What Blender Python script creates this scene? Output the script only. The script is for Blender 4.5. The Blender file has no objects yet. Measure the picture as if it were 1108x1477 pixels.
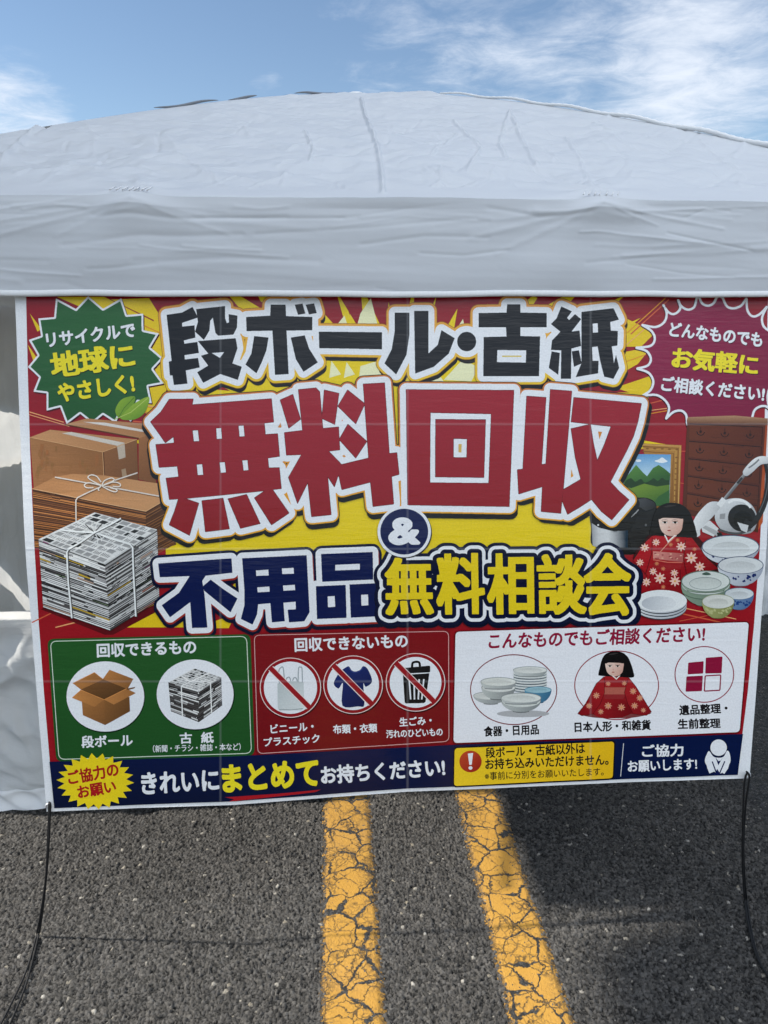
import bpy, bmesh, math, random
import numpy as np
from mathutils import Vector, noise
from mathutils.geometry import delaunay_2d_cdt
random.seed(7); rng = np.random.default_rng(7)
SC = bpy.context.scene; COL = SC.collection
R = math.radians

# ------------------------------------------------------------------ camera
YAW, PITCH, EYE, FPX, CX, CY = R(3.6), R(15.0), 1.6, 1109.0, 554.0, 738.5
cam = bpy.data.cameras.new('camera'); cam_o = bpy.data.objects.new('camera', cam); COL.objects.link(cam_o)
cam_o.location = (0, 0, EYE); cam_o.rotation_euler = (R(90) - PITCH, 0, -YAW)
cam.sensor_fit = 'HORIZONTAL'; cam.sensor_width = 36; cam.lens = 36 * FPX / 1108; cam.clip_end = 2000; cam.clip_start = .02
SC.camera = cam_o

# ------------------------------------------------------------------ sky and sun
TANEL, SYZ = .8355, .100                       # sun height over its sideways run; a little behind the banner
sun_dir = Vector((-1 / TANEL, SYZ, 1)).normalized()
world = bpy.data.worlds.new('World'); SC.world = world; world.use_nodes = True
SKY = .066
def build_world():
    nt = world.node_tree; N = nt.nodes; L = nt.links; N.clear()
    out = N.new('ShaderNodeOutputWorld'); bg = N.new('ShaderNodeBackground'); bg.inputs[1].default_value = SKY
    sky = N.new('ShaderNodeTexSky'); sky.sky_type = 'NISHITA'; sky.sun_disc = False
    sky.sun_elevation = math.asin(sun_dir.z); sky.sun_rotation = math.atan2(sun_dir.x, sun_dir.y)
    sky.air_density = 1.0; sky.dust_density = .15; sky.ozone_density = 2.0
    tc = N.new('ShaderNodeTexCoord'); sep = N.new('ShaderNodeSeparateXYZ'); L.new(tc.outputs['Generated'], sep.inputs[0])
    def m(op, a, b=None, c=None):
        n = N.new('ShaderNodeMath'); n.operation = op
        for i, v in enumerate((a, b, c)):
            if v is None: continue
            if isinstance(v, (int, float)): n.inputs[i].default_value = v
            else: L.new(v, n.inputs[i])
        return n.outputs[0]
    zz = m('MAXIMUM', m('ADD', sep.outputs[2], .06), .02)
    comb = N.new('ShaderNodeCombineXYZ'); L.new(m('DIVIDE', sep.outputs[0], zz), comb.inputs[0]); L.new(m('DIVIDE', sep.outputs[1], zz), comb.inputs[1])
    n1 = N.new('ShaderNodeTexNoise'); n1.inputs['Scale'].default_value = 1.5; n1.inputs['Detail'].default_value = 9; n1.inputs['Roughness'].default_value = .62; n1.inputs['Distortion'].default_value = .25
    L.new(comb.outputs[0], n1.inputs['Vector'])
    n2 = N.new('ShaderNodeTexNoise'); n2.inputs['Scale'].default_value = 4.2; n2.inputs['Detail'].default_value = 8; n2.inputs['Roughness'].default_value = .68; n2.inputs['Distortion'].default_value = .5
    L.new(comb.outputs[0], n2.inputs['Vector'])
    def blob(d, c0, c1, w):
        v = N.new('ShaderNodeVectorMath'); v.operation = 'DOT_PRODUCT'; L.new(tc.outputs['Generated'], v.inputs[0]); v.inputs[1].default_value = Vector(d).normalized()
        r = N.new('ShaderNodeMapRange'); r.interpolation_type = 'SMOOTHSTEP'
        r.inputs[1].default_value = math.cos(R(c1)); r.inputs[2].default_value = math.cos(R(c0)); r.inputs[4].default_value = w
        L.new(v.outputs['Value'], r.inputs[0]); return r.outputs[0]
    def ray_d(px, py): return ray1(px, py)
    mask = m('ADD', m('ADD', blob(ray_d(800, -20), 3, 18, .25), blob(ray_d(1060, 150), 1, 9, .18)), m('ADD', blob(ray_d(30, 165), .5, 4.5, .34), blob(ray_d(385, 125), .3, 1.6, .13)))
    back = m('ADD', blob((.1, -1, .5), 15, 62, .24), blob((.1, -.15, 1), 35, 66, .30))  # brighter cloud added overhead and behind the view to lift the fill light
    mask = m('ADD', mask, back)
    dens = m('ADD', m('MULTIPLY', n1.outputs[0], .55), m('MULTIPLY', n2.outputs[0], .45))
    rr = N.new('ShaderNodeMapRange'); rr.interpolation_type = 'SMOOTHSTEP'; rr.inputs[1].default_value = .62; rr.inputs[2].default_value = 1.0
    L.new(m('ADD', dens, mask), rr.inputs[0])
    fac = m('MULTIPLY', rr.outputs[0], .93)
    mix = N.new('ShaderNodeMix'); mix.data_type = 'RGBA'; L.new(fac, mix.inputs['Factor']); L.new(sky.outputs[0], mix.inputs['A'])
    cm = N.new('ShaderNodeMix'); cm.data_type = 'RGBA'; L.new(m('MINIMUM', m('MULTIPLY', back, 3.3), 1), cm.inputs['Factor']); cm.inputs['A'].default_value = CLOUD; cm.inputs['B'].default_value = FILL_CLOUD; L.new(cm.outputs['Result'], mix.inputs['B'])
    L.new(mix.outputs['Result'], bg.inputs[0]); L.new(bg.outputs[0], out.inputs[0])
CLOUD = (6.4, 6.9, 7.7, 1); FILL_CLOUD = (18.4, 19.8, 21.6, 1)
def rays(P):
    P = np.asarray(P, float).reshape(-1, 2)
    a = (P[:, 0] - CX) / FPX; b = (P[:, 1] - CY) / FPX
    fw = math.cos(PITCH) - b * math.sin(PITCH); up = -math.sin(PITCH) - b * math.cos(PITCH)
    return np.stack([a * math.cos(YAW) + fw * math.sin(YAW), -a * math.sin(YAW) + fw * math.cos(YAW), up], 1)
def ray1(px, py): return tuple(rays([(px, py)])[0])
build_world()
sun = bpy.data.lights.new('sun', 'SUN'); sun.energy = 4.4; sun.angle = R(.9); sun.color = (1, .95, .86)
sun_o = bpy.data.objects.new('sun', sun); COL.objects.link(sun_o); sun_o.location = (-8, 2, 9)
sun_o.rotation_euler = sun_dir.to_track_quat('Z', 'Y').to_euler()
SC.view_settings.view_transform = 'Standard'; SC.view_settings.look = 'None'; SC.view_settings.gamma = 1
SC.view_settings.use_curve_mapping = False; SC.view_settings.exposure = 1.08
SC.render.engine = 'CYCLES'; SC.cycles.max_bounces = 8

# ------------------------------------------------------------------ object helpers
def tag(o, label=None, cat=None, group=None, kind=None):
    for k, v in (('label', label), ('category', cat), ('group', group), ('kind', kind)):
        if v: o[k] = v
    return o
def empty(name, loc, label=None, cat=None, group=None):
    o = bpy.data.objects.new(name, None); o.location = loc; o.empty_display_size = .1; COL.objects.link(o)
    return tag(o, label, cat, group)
def mesh_obj(name, verts, faces, mat, parent=None, smooth=False):
    me = bpy.data.meshes.new(name); me.from_pydata([tuple(v) for v in verts], [], [tuple(f) for f in faces])
    me.materials.append(mat)
    if smooth: me.polygons.foreach_set('use_smooth', [True] * len(me.polygons))
    me.update(); o = bpy.data.objects.new(name, me); COL.objects.link(o)
    if parent: o.parent = parent; o.matrix_parent_inverse = parent_inv(parent)
    return o
from mathutils import Matrix
def parent_inv(p): return (Matrix.Translation(p.location) @ p.rotation_euler.to_matrix().to_4x4()).inverted()
def grid_faces(nr, nc, closed=False):
    F = []
    for i in range(nr - 1):
        for j in range(nc - (0 if closed else 1)):
            k = (j + 1) % nc
            F.append((i * nc + j, i * nc + k, (i + 1) * nc + k, (i + 1) * nc + j))
    return F
def tube(pts, r, n=8, taper=None):
    pts = [Vector(p) for p in pts]; V = []; F = []
    up = Vector((0.13, .2, 1)).normalized()
    for i, p in enumerate(pts):
        d = (pts[min(i + 1, len(pts) - 1)] - pts[max(i - 1, 0)]).normalized()
        a = d.cross(up); a = a.normalized() if a.length > 1e-4 else Vector((1, 0, 0)); b = d.cross(a)
        rr = r * (taper[i] if taper else 1)
        for k in range(n):
            t = 2 * math.pi * k / n; V.append(p + a * (rr * math.cos(t)) + b * (rr * math.sin(t)))
    F = grid_faces(len(pts), n, True)
    F.append(tuple(range(n))[::-1]); F.append(tuple(range((len(pts) - 1) * n, len(pts) * n)))
    return V, F
def box(x0, x1, y0, y1, z0, z1):
    V = [(x, y, z) for z in (z0, z1) for y in (y0, y1) for x in (x0, x1)]
    return V, [(0, 2, 3, 1), (4, 5, 7, 6), (0, 1, 5, 4), (2, 6, 7, 3), (0, 4, 6, 2), (1, 3, 7, 5)]
def merge(*parts):
    V = []; F = []
    for v, f in parts:
        k = len(V); V += list(v); F += [tuple(i + k for i in q) for q in f]
    return V, F
def catmull(P, n=6, closed=True):
    P = np.asarray(P, float); m = len(P); out = []
    rng_ = range(m) if closed else range(m - 1)
    for i in rng_:
        if closed: p0, p1, p2, p3 = P[(i - 1) % m], P[i], P[(i + 1) % m], P[(i + 2) % m]
        else: p0, p1, p2, p3 = P[max(i - 1, 0)], P[i], P[i + 1], P[min(i + 2, m - 1)]
        for k in range(n):
            t = k / n
            out.append(.5 * ((2 * p1) + (-p0 + p2) * t + (2 * p0 - 5 * p1 + 4 * p2 - p3) * t * t + (-p0 + 3 * p1 - 3 * p2 + p3) * t ** 3))
    if not closed: out.append(P[-1])
    return np.array(out)

# ------------------------------------------------------------------ materials
class NT:
    def __init__(s, name):
        s.mat = bpy.data.materials.new(name); s.mat.use_nodes = True; s.t = s.mat.node_tree; s.t.nodes.clear()
        s.out = s.n('OutputMaterial')
    def n(s, kind, **kw):
        x = s.t.nodes.new('ShaderNode' + kind)
        for k, v in kw.items(): setattr(x, k, v)
        return x
    def l(s, a, b): s.t.links.new(a, b)
    def set(s, sock, v):
        if isinstance(v, bpy.types.NodeSocket): s.l(v, sock)
        else: sock.default_value = v
    def m(s, op, a, b=None, c=None, clamp=False):
        x = s.n('Math', operation=op, use_clamp=clamp)
        for i, v in enumerate((a, b, c)):
            if v is not None: s.set(x.inputs[i], v)
        return x.outputs[0]
    def mix(s, f, a, b, bl='MIX'):
        x = s.n('Mix', data_type='RGBA', blend_type=bl); s.set(x.inputs['Factor'], f); s.set(x.inputs['A'], a); s.set(x.inputs['B'], b); return x.outputs['Result']
    def noise(s, vec, scale, detail=4, rough=.55, dist=0):
        x = s.n('TexNoise'); s.l(vec, x.inputs['Vector']); x.inputs['Scale'].default_value = scale; x.inputs['Detail'].default_value = detail
        x.inputs['Roughness'].default_value = rough; x.inputs['Distortion'].default_value = dist; return x.outputs[0]
    def vor(s, vec, scale, feature='F1', rnd=1.0):
        x = s.n('TexVoronoi', feature=feature); s.l(vec, x.inputs['Vector']); x.inputs['Scale'].default_value = scale; x.inputs['Randomness'].default_value = rnd; return x
    def rng(s, v, a, b, c=0., d=1., smooth=True):
        x = s.n('MapRange', interpolation_type='SMOOTHSTEP' if smooth else 'LINEAR'); s.l(v, x.inputs[0])
        for i, q in enumerate((a, b, c, d)): x.inputs[i + 1].default_value = q
        return x.outputs[0]
    def map(s, vec, scale=(1, 1, 1), rot=(0, 0, 0), loc=(0, 0, 0)):
        x = s.n('Mapping'); s.l(vec, x.inputs[0]); x.inputs['Scale'].default_value = scale; x.inputs['Rotation'].default_value = rot; x.inputs['Location'].default_value = loc; return x.outputs[0]
    def pos(s): return s.n('NewGeometry').outputs['Position']
    def bump(s, h, dist, strength=1.0, normal=None):
        x = s.n('Bump'); s.l(h, x.inputs['Height']); x.inputs['Distance'].default_value = dist; x.inputs['Strength'].default_value = strength
        if normal: s.l(normal, x.inputs['Normal'])
        return x.outputs[0]
    def pbr(s, color, rough, normal=None, spec=.5, metal=0.):
        b = s.n('BsdfPrincipled'); s.set(b.inputs['Base Color'], color); s.set(b.inputs['Roughness'], rough); b.inputs['Specular IOR Level'].default_value = spec; b.inputs['Metallic'].default_value = metal
        if normal: s.l(normal, b.inputs['Normal'])
        return b
    def done(s, sh): s.l(sh.outputs[0], s.out.inputs[0]); return s.mat

def mat_asphalt_nodes(s):
    p = s.pos()
    wob = s.n('VectorMath', operation='ADD'); s.l(p, wob.inputs[0])
    nz = s.n('TexNoise'); s.l(p, nz.inputs['Vector']); nz.inputs['Scale'].default_value = 150; nz.inputs['Detail'].default_value = 3
    sc = s.n('VectorMath', operation='SCALE'); s.l(nz.outputs['Color'], sc.inputs[0]); sc.inputs['Scale'].default_value = .0075; s.l(sc.outputs[0], wob.inputs[1])
    v = wob.outputs[0]
    v1 = s.vor(v, 112); v2 = s.vor(v, 235); e1 = s.vor(v, 112, 'DISTANCE_TO_EDGE'); e2 = s.vor(v, 235, 'DISTANCE_TO_EDGE')
    rs = s.n('SeparateColor'); s.l(v1.outputs['Color'], rs.inputs[0])
    rs2 = s.n('SeparateColor'); s.l(v2.outputs['Color'], rs2.inputs[0])
    h1 = s.m('MULTIPLY', s.rng(e1.outputs['Distance'], .0, .20), s.m('ADD', .25, s.m('MULTIPLY', rs.outputs[1], 1.1)))
    h2 = s.m('MULTIPLY', s.rng(e2.outputs['Distance'], .0, .22), s.m('ADD', .2, rs2.outputs[1]))
    lump = s.noise(p, 40, 4); fine = s.noise(p, 420, 3, .7)
    height = s.m('ADD', s.m('ADD', s.m('MULTIPLY', h1, .8), s.m('MULTIPLY', h2, .5)), s.m('ADD', s.m('MULTIPLY', lump, .9), s.m('MULTIPLY', fine, .35)))
    stone = s.rng(rs.outputs[0], 0, 1, .55, 1.9, False)
    white = s.m('MULTIPLY', s.rng(rs.outputs[2], .955, .985), s.rng(e1.outputs['Distance'], .08, .25))
    white2 = s.m('MULTIPLY', s.rng(rs2.outputs[2], .972, .99), s.rng(v2.outputs['Distance'], .5, .35))
    pit = s.m('MULTIPLY', s.rng(h1, .0, .55, .38, 1.12), s.rng(h2, .0, .5, .5, 1.15))
    big = s.rng(s.noise(p, 2.2, 4), .3, .7, .86, 1.14)
    tint = s.mix(rs.outputs[1], (.056, .052, .046, 1), (.046, .046, .047, 1))
    g = s.n('VectorMath', operation='SCALE'); s.l(tint, g.inputs[0]); s.l(s.m('MULTIPLY', s.m('MULTIPLY', stone, pit), big), g.inputs['Scale'])
    c = s.mix(white, g.outputs[0], (.34, .32, .28, 1)); c = s.mix(s.m('MULTIPLY', white2, .8), c, (.30, .27, .22, 1))
    rust = s.m('MULTIPLY', s.rng(rs2.outputs[0], .988, .995), .5); c = s.mix(rust, c, (.16, .07, .03, 1))
    return p, c, height
def mat_asphalt():
    s = NT('asphalt'); p, c, h = mat_asphalt_nodes(s)
    at = s.n('Attribute', attribute_name='Stone'); q = s.n('SeparateColor'); s.l(at.outputs['Color'], q.inputs[0]); near = q.outputs[2]
    mult = s.m('MULTIPLY', s.rng(q.outputs[0], 0, 1, .5, 1.9, False), s.rng(at.outputs['Alpha'], 0, 1, .06, 1.15))
    mult = s.m('MULTIPLY', mult, s.rng(s.noise(p, 330, 4, .7), .25, .75, .7, 1.3)); mult = s.m('MULTIPLY', mult, s.rng(s.noise(p, 2.2, 4), .3, .7, .88, 1.12))
    base = s.mix(s.noise(p, 60, 2), (.040, .036, .031, 1), (.033, .0325, .0325, 1)); g = s.n('VectorMath', operation='SCALE'); s.l(base, g.inputs[0]); s.l(mult, g.inputs['Scale'])
    cn = s.mix(q.outputs[1], g.outputs[0], s.mix(q.outputs[0], (.30, .285, .26, 1), (.18, .155, .115, 1)))
    col = s.mix(near, c, cn); hf = s.m('ADD', s.m('MULTIPLY', h, s.m('SUBTRACT', 1, near)), s.m('MULTIPLY', s.noise(p, 300, 4, .65), s.m('MULTIPLY', near, .35)))
    return s.done(s.pbr(col, .8, s.bump(hf, .0085, 1.0), .35))
def mat_line():
    s = NT('road_paint_yellow'); p, c, h = mat_asphalt_nodes(s)
    w = s.n('VectorMath', operation='ADD'); s.l(p, w.inputs[0])
    nz = s.n('TexNoise'); s.l(p, nz.inputs['Vector']); nz.inputs['Scale'].default_value = 13; nz.inputs['Detail'].default_value = 8; nz.inputs['Roughness'].default_value = .68
    sc = s.n('VectorMath', operation='SCALE'); s.l(nz.outputs['Color'], sc.inputs[0]); sc.inputs['Scale'].default_value = .062; s.l(sc.outputs[0], w.inputs[1])
    v = w.outputs[0]
    cA = s.vor(v, 11.5, 'DISTANCE_TO_EDGE'); cB = s.vor(s.map(v, (1, 1, 1), (0, 0, .7), (3, 1, 0)), 21, 'DISTANCE_TO_EDGE')
    wid = s.rng(s.noise(p, 9, 4), .36, .70, .004, .062, False)
    crA = s.m('LESS_THAN', cA.outputs['Distance'], wid)
    crA = s.rng(s.m('SUBTRACT', cA.outputs['Distance'], wid), -.012, .006, 1, 0)
    sel = s.rng(s.noise(p, 11, 2), .36, .50)
    crB = s.m('MULTIPLY', s.rng(cB.outputs['Distance'], .0, .032, 1, 0), sel)
    chipn = s.noise(p, 160, 4, .7); chipm = s.noise(p, 5.5, 3)
    chip = s.m('MULTIPLY', s.rng(chipn, .56, .62), s.rng(chipm, .58, .76))
    sx = s.n('SeparateXYZ'); s.l(p, sx.inputs[0])
    dE = None
    for e in (-.060, .095, .378, .528):
        q = s.m('ABSOLUTE', s.m('SUBTRACT', sx.outputs[0], e)); dE = q if dE is None else s.m('MINIMUM', dE, q)
    edge = s.m('MULTIPLY', s.rng(dE, .0, .022, 1, 0), s.rng(s.noise(p, 90, 5, .7), .42, .56))
    edge2 = s.m('MULTIPLY', s.rng(dE, .0, .055, 1, 0), s.m('MULTIPLY', s.rng(s.noise(p, 110, 5, .7), .50, .58), s.rng(s.noise(p, 4.2, 3), .48, .62)))
    chip = s.m('MAXIMUM', chip, s.m('MAXIMUM', edge, edge2))
    cC = s.vor(s.map(v, (1, 1, 1), (0, 0, 1.9), (1, 7, 0)), 46, 'DISTANCE_TO_EDGE'); crC = s.m('MULTIPLY', s.rng(cC.outputs['Distance'], 0, .04, 1, 0), s.rng(s.noise(p, 8, 3), .45, .62))
    crB = s.m('MAXIMUM', crB, s.m('MULTIPLY', crC, .8))
    worn = s.m('MAXIMUM', s.m('MAXIMUM', crA, s.m('MULTIPLY', crB, .85)), chip)
    tone = s.mix(s.noise(p, 24, 5), (.30, .150, .018, 1), (.37, .20, .028, 1))
    tone = s.mix(s.rng(s.noise(p, 210, 3), .55, .8, 0, .35), tone, (.40, .20, .05, 1))
    tone = s.mix(s.rng(s.noise(p, 3.1, 3), .45, .75, 0, .28), tone, (.33, .19, .07, 1))
    dark = s.n('VectorMath', operation='SCALE'); s.l(c, dark.inputs[0]); dark.inputs['Scale'].default_value = .42
    col = s.mix(worn, tone, dark.outputs[0])
    hh = s.m('ADD', s.m('MULTIPLY', h, .22), s.m('MULTIPLY', s.m('SUBTRACT', 1, worn), .8))
    return s.done(s.pbr(col, .7, s.bump(hh, .0035, .9), .4))
def mat_cloth(name, col, trans=.22, rough=.6, folds=.004, spec=.3, weave=True):
    s = NT(name); p = s.pos()
    f1 = s.noise(s.map(p, (1.2, 1.2, 3.)), 4.0, 5, .6, .9)
    f2 = s.noise(s.map(p, (1, 1, 1.6), (.3, .2, .5)), 14, 5, .6, 1.2)
    wv = s.noise(p, 900, 2)
    h = s.m('ADD', s.m('ADD', s.m('MULTIPLY', f1, 1.), s.m('MULTIPLY', f2, .3)), s.m('MULTIPLY', wv, .02))
    tint = s.mix(s.noise(p, 1.7, 4), col + (1,), tuple(c * .93 for c in col) + (1,))
    b = s.pbr(tint, rough, s.bump(h, folds, .6), spec)
    tr = s.n('BsdfTranslucent'); s.l(tint, tr.inputs[0])
    mx = s.n('MixShader'); mx.inputs[0].default_value = trans; s.l(b.outputs[0], mx.inputs[1]); s.l(tr.outputs[0], mx.inputs[2])
    return s.done(mx)
def mat_plain(name, col, rough=.5, spec=.5, metal=0., bump_scale=60, bump_d=.0005):
    s = NT(name); p = s.pos(); n = s.noise(p, bump_scale, 4)
    c = s.mix(n, tuple(x * .88 for x in col) + (1,), tuple(min(1, x * 1.1) for x in col) + (1,))
    return s.done(s.pbr(c, rough, s.bump(n, bump_d), spec, metal))
def mat_print():
    s = NT('printed_vinyl'); a = s.n('Attribute', attribute_name='Col'); uv = s.n('UVMap').outputs[0]
    grain = s.noise(uv, 420, 2)
    rip = s.noise(s.map(uv, (5, 34, 1), (0, 0, .05)), 3.0, 6, .62, .4)
    rip2 = s.noise(s.map(uv, (10, 110, 1), (0, 0, -.06)), 2.0, 4, .6, .3)
    big = s.noise(uv, 5.5, 4, .5, .8)
    sel = s.rng(s.noise(uv, 3.3, 2), .38, .62)
    sx = s.n('SeparateXYZ'); s.l(uv, sx.inputs[0]); X, Y = sx.outputs[0], sx.outputs[1]
    def crease(c, x, w): return s.rng(s.m('ABSOLUTE', s.m('SUBTRACT', c, x)), 0, w, 1, 0)
    cr = None
    for c, x in ((X, .318), (X, .588), (X, .852), (Y, -.612), (Y, -.792), (Y, -.983)):
        k = crease(c, x, .0028); cr = k if cr is None else s.m('MAXIMUM', cr, k)
    h = s.m('ADD', s.m('ADD', s.m('MULTIPLY', rip, .8), s.m('MULTIPLY', s.m('MULTIPLY', rip2, sel), .35)), s.m('MULTIPLY', big, 1.6))
    h = s.m('ADD', h, s.m('MULTIPLY', cr, .28))
    col = s.mix(s.rng(grain, .3, .7, 0, .10), a.outputs['Color'], (0, 0, 0, 1))
    col = s.mix(s.m('MULTIPLY', cr, .07), col, (.8, .8, .82, 1))
    b = s.pbr(col, s.rng(s.noise(uv, 9, 3), .3, .7, .10, .22), s.bump(h, .0017, .65), .31)
    return s.done(b)
M_ASPH = mat_asphalt(); M_LINE = mat_line()
M_ROOF = mat_cloth('tent_polyester', (.645, .665, .695), .18, .5, .0017)
M_WALL = mat_cloth('tent_wall_polyester', (.70, .70, .69), .35, .55, .012)
M_TAPE = mat_cloth('white_webbing', (.80, .80, .80), .1, .6, .001)
M_GREY = mat_plain('grey_webbing', (.16, .17, .19), .7)
M_STEEL = mat_plain('painted_steel', (.55, .56, .58), .35, .5, .6)
M_CORD = mat_plain('black_cord', (.008, .008, .009), .6, .3, 0, 400, .0006)
M_CONC = mat_plain('painted_concrete', (.42, .41, .39), .8)
M_PRINT = mat_print()

# ------------------------------------------------------------------ ground
def build_ground():
    n = 40; xs = [-300, -60, -12] + list(np.linspace(-4, 4, n)) + [12, 60, 300]; ys = [-300, -60, -12] + list(np.linspace(-3, 7, n)) + [12, 60, 300]
    V = [(x, y, 0) for y in ys for x in xs]
    gx = np.arange(-1.28, 1.42, .0025); gy = np.arange(1.15, 2.52, .0025); PX, PY = np.meshgrid(gx, gy); sh = PX.shape
    def cells(scale, seed):                     # jittered cells: gap between nearest two, id of nearest, offset from it
        r_ = np.random.default_rng(seed); K = 1024; jx, jy = r_.random((K, K)), r_.random((K, K)); wx = PX * scale + 400; wy = PY * scale + 200
        ix, iy = np.floor(wx).astype(int), np.floor(wy).astype(int); f1 = np.full(sh, 9.); f2 = np.full(sh, 9.); idn = np.zeros(sh, int); ox = np.zeros(sh); oy = np.zeros(sh)
        for a in (-1, 0, 1):
            for b in (-1, 0, 1):
                cx_, cy_ = (ix + a) % K, (iy + b) % K; dx = ix + a + .1 + .8 * jx[cx_, cy_] - wx; dy = iy + b + .1 + .8 * jy[cx_, cy_] - wy; ang = jx[cy_, cx_] * 6.28
                u_ = dx * np.cos(ang) + dy * np.sin(ang); v_ = -dx * np.sin(ang) + dy * np.cos(ang); d = np.hypot(u_, v_ * 1.25); k = d < f1
                f2 = np.where(k, f1, np.minimum(f2, d)); f1 = np.where(k, d, f1); idn = np.where(k, cx_ * K + cy_, idn); ox = np.where(k, dx, ox); oy = np.where(k, dy, oy)
        return f2 - f1, idn, ox, oy
    def hsh(i, k): return np.modf(np.abs(np.sin(i * 12.9898 + k * 78.233) * 43758.5453))[0]
    g1, i1, ox, oy = cells(106, 1); g2, i2, ox2, oy2 = cells(205, 2)
    def ss(t): t = np.clip(t, 0, 1); return t * t * (3 - 2 * t)
    has = hsh(i1, 5) > .22; big = np.where(has, ss(g1 / .30) * (.35 + .75 * hsh(i1, 1)) + ss(g1 / .3) * (ox * (hsh(i1, 2) - .5) + oy * (hsh(i1, 3) - .5)) * 1.1, .0)
    sml = ss(g2 / .35) * (.1 + .6 * hsh(i2, 1)) + ss(g2 / .35) * (ox2 * (hsh(i2, 2) - .5) + oy2 * (hsh(i2, 3) - .5)) * .6
    top = big > sml; H = np.maximum(big, sml)
    fade = ss((PX - gx[0]) / .12) * ss((gx[-1] - PX) / .12) * ss((PY - gy[0]) / .12) * ss((gy[-1] - PY) / .12)
    HZ = .0006 + .0074 * np.clip(H, 0, 1.1) * fade
    tone = np.where(top, hsh(i1, 7), hsh(i2, 7)); wh = np.where(top, hsh(i1, 8) > .989, hsh(i2, 8) > .992) & (H > .25)
    deep = ss((H - .04) / .5)
    k0 = len(V); nb = (len(xs) - 1) * (len(ys) - 1); nv = k0 + PX.size; co = np.zeros((nv, 3)); co[:k0] = V; co[k0:, 0] = PX.ravel(); co[k0:, 1] = PY.ravel(); co[k0:, 2] = HZ.ravel()
    idx = np.arange(PX.size).reshape(sh) + k0; q = np.stack([idx[:-1, :-1], idx[:-1, 1:], idx[1:, 1:], idx[1:, :-1]], -1).reshape(-1, 4); q = np.concatenate([np.array(grid_faces(len(ys), len(xs))), q])
    me = bpy.data.meshes.new('asphalt_ground'); me.vertices.add(nv); me.vertices.foreach_set('co', co.ravel()); me.loops.add(q.size); me.loops.foreach_set('vertex_index', q.ravel().astype(np.int32))
    me.polygons.add(len(q)); me.polygons.foreach_set('loop_start', np.arange(0, q.size, 4, dtype=np.int32)); me.update(calc_edges=True); me.materials.append(M_ASPH)
    me.polygons.foreach_set('use_smooth', np.ones(len(q), bool))
    at = me.color_attributes.new('Stone', 'FLOAT_COLOR', 'POINT'); c4 = np.zeros((nv, 4), np.float32); c4[k0:, 0] = tone.ravel(); c4[k0:, 1] = wh.ravel(); c4[k0:, 2] = fade.ravel(); c4[k0:, 3] = deep.ravel(); at.data.foreach_set('color', c4.ravel())
    o = bpy.data.objects.new('asphalt_ground', me); COL.objects.link(o); tag(o, kind='structure')
    for x0, x1, lab in ((-.060, .095, 'cracked yellow parking line to the left under the banner, fully in the sun'),
                        (.378, .528, 'cracked yellow parking line to the right, darkened by the tent shadow at its far end')):
        V = []; F = []; ys = np.arange(-1.5, 6.5, .012); k = 9
        for i, y in enumerate(ys):
            a = x0 - .003 + .0045 * noise.noise((y * 9, x0 * 7, 1)) + .003 * noise.noise((y * 70, x0 * 9, 4))
            b = x1 + .003 + .0045 * noise.noise((y * 9, x1 * 7, 2)) + .003 * noise.noise((y * 70, x1 * 9, 5))
            for j in range(k): V.append((a + (b - a) * j / (k - 1), y, .0086 if 0 < j < k - 1 else .0030))
        o = mesh_obj('parking_line', V, grid_faces(len(ys), k), M_LINE)
        tag(o, lab, 'parking line', 'yellow double lines between two parking bays')
build_ground()

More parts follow.
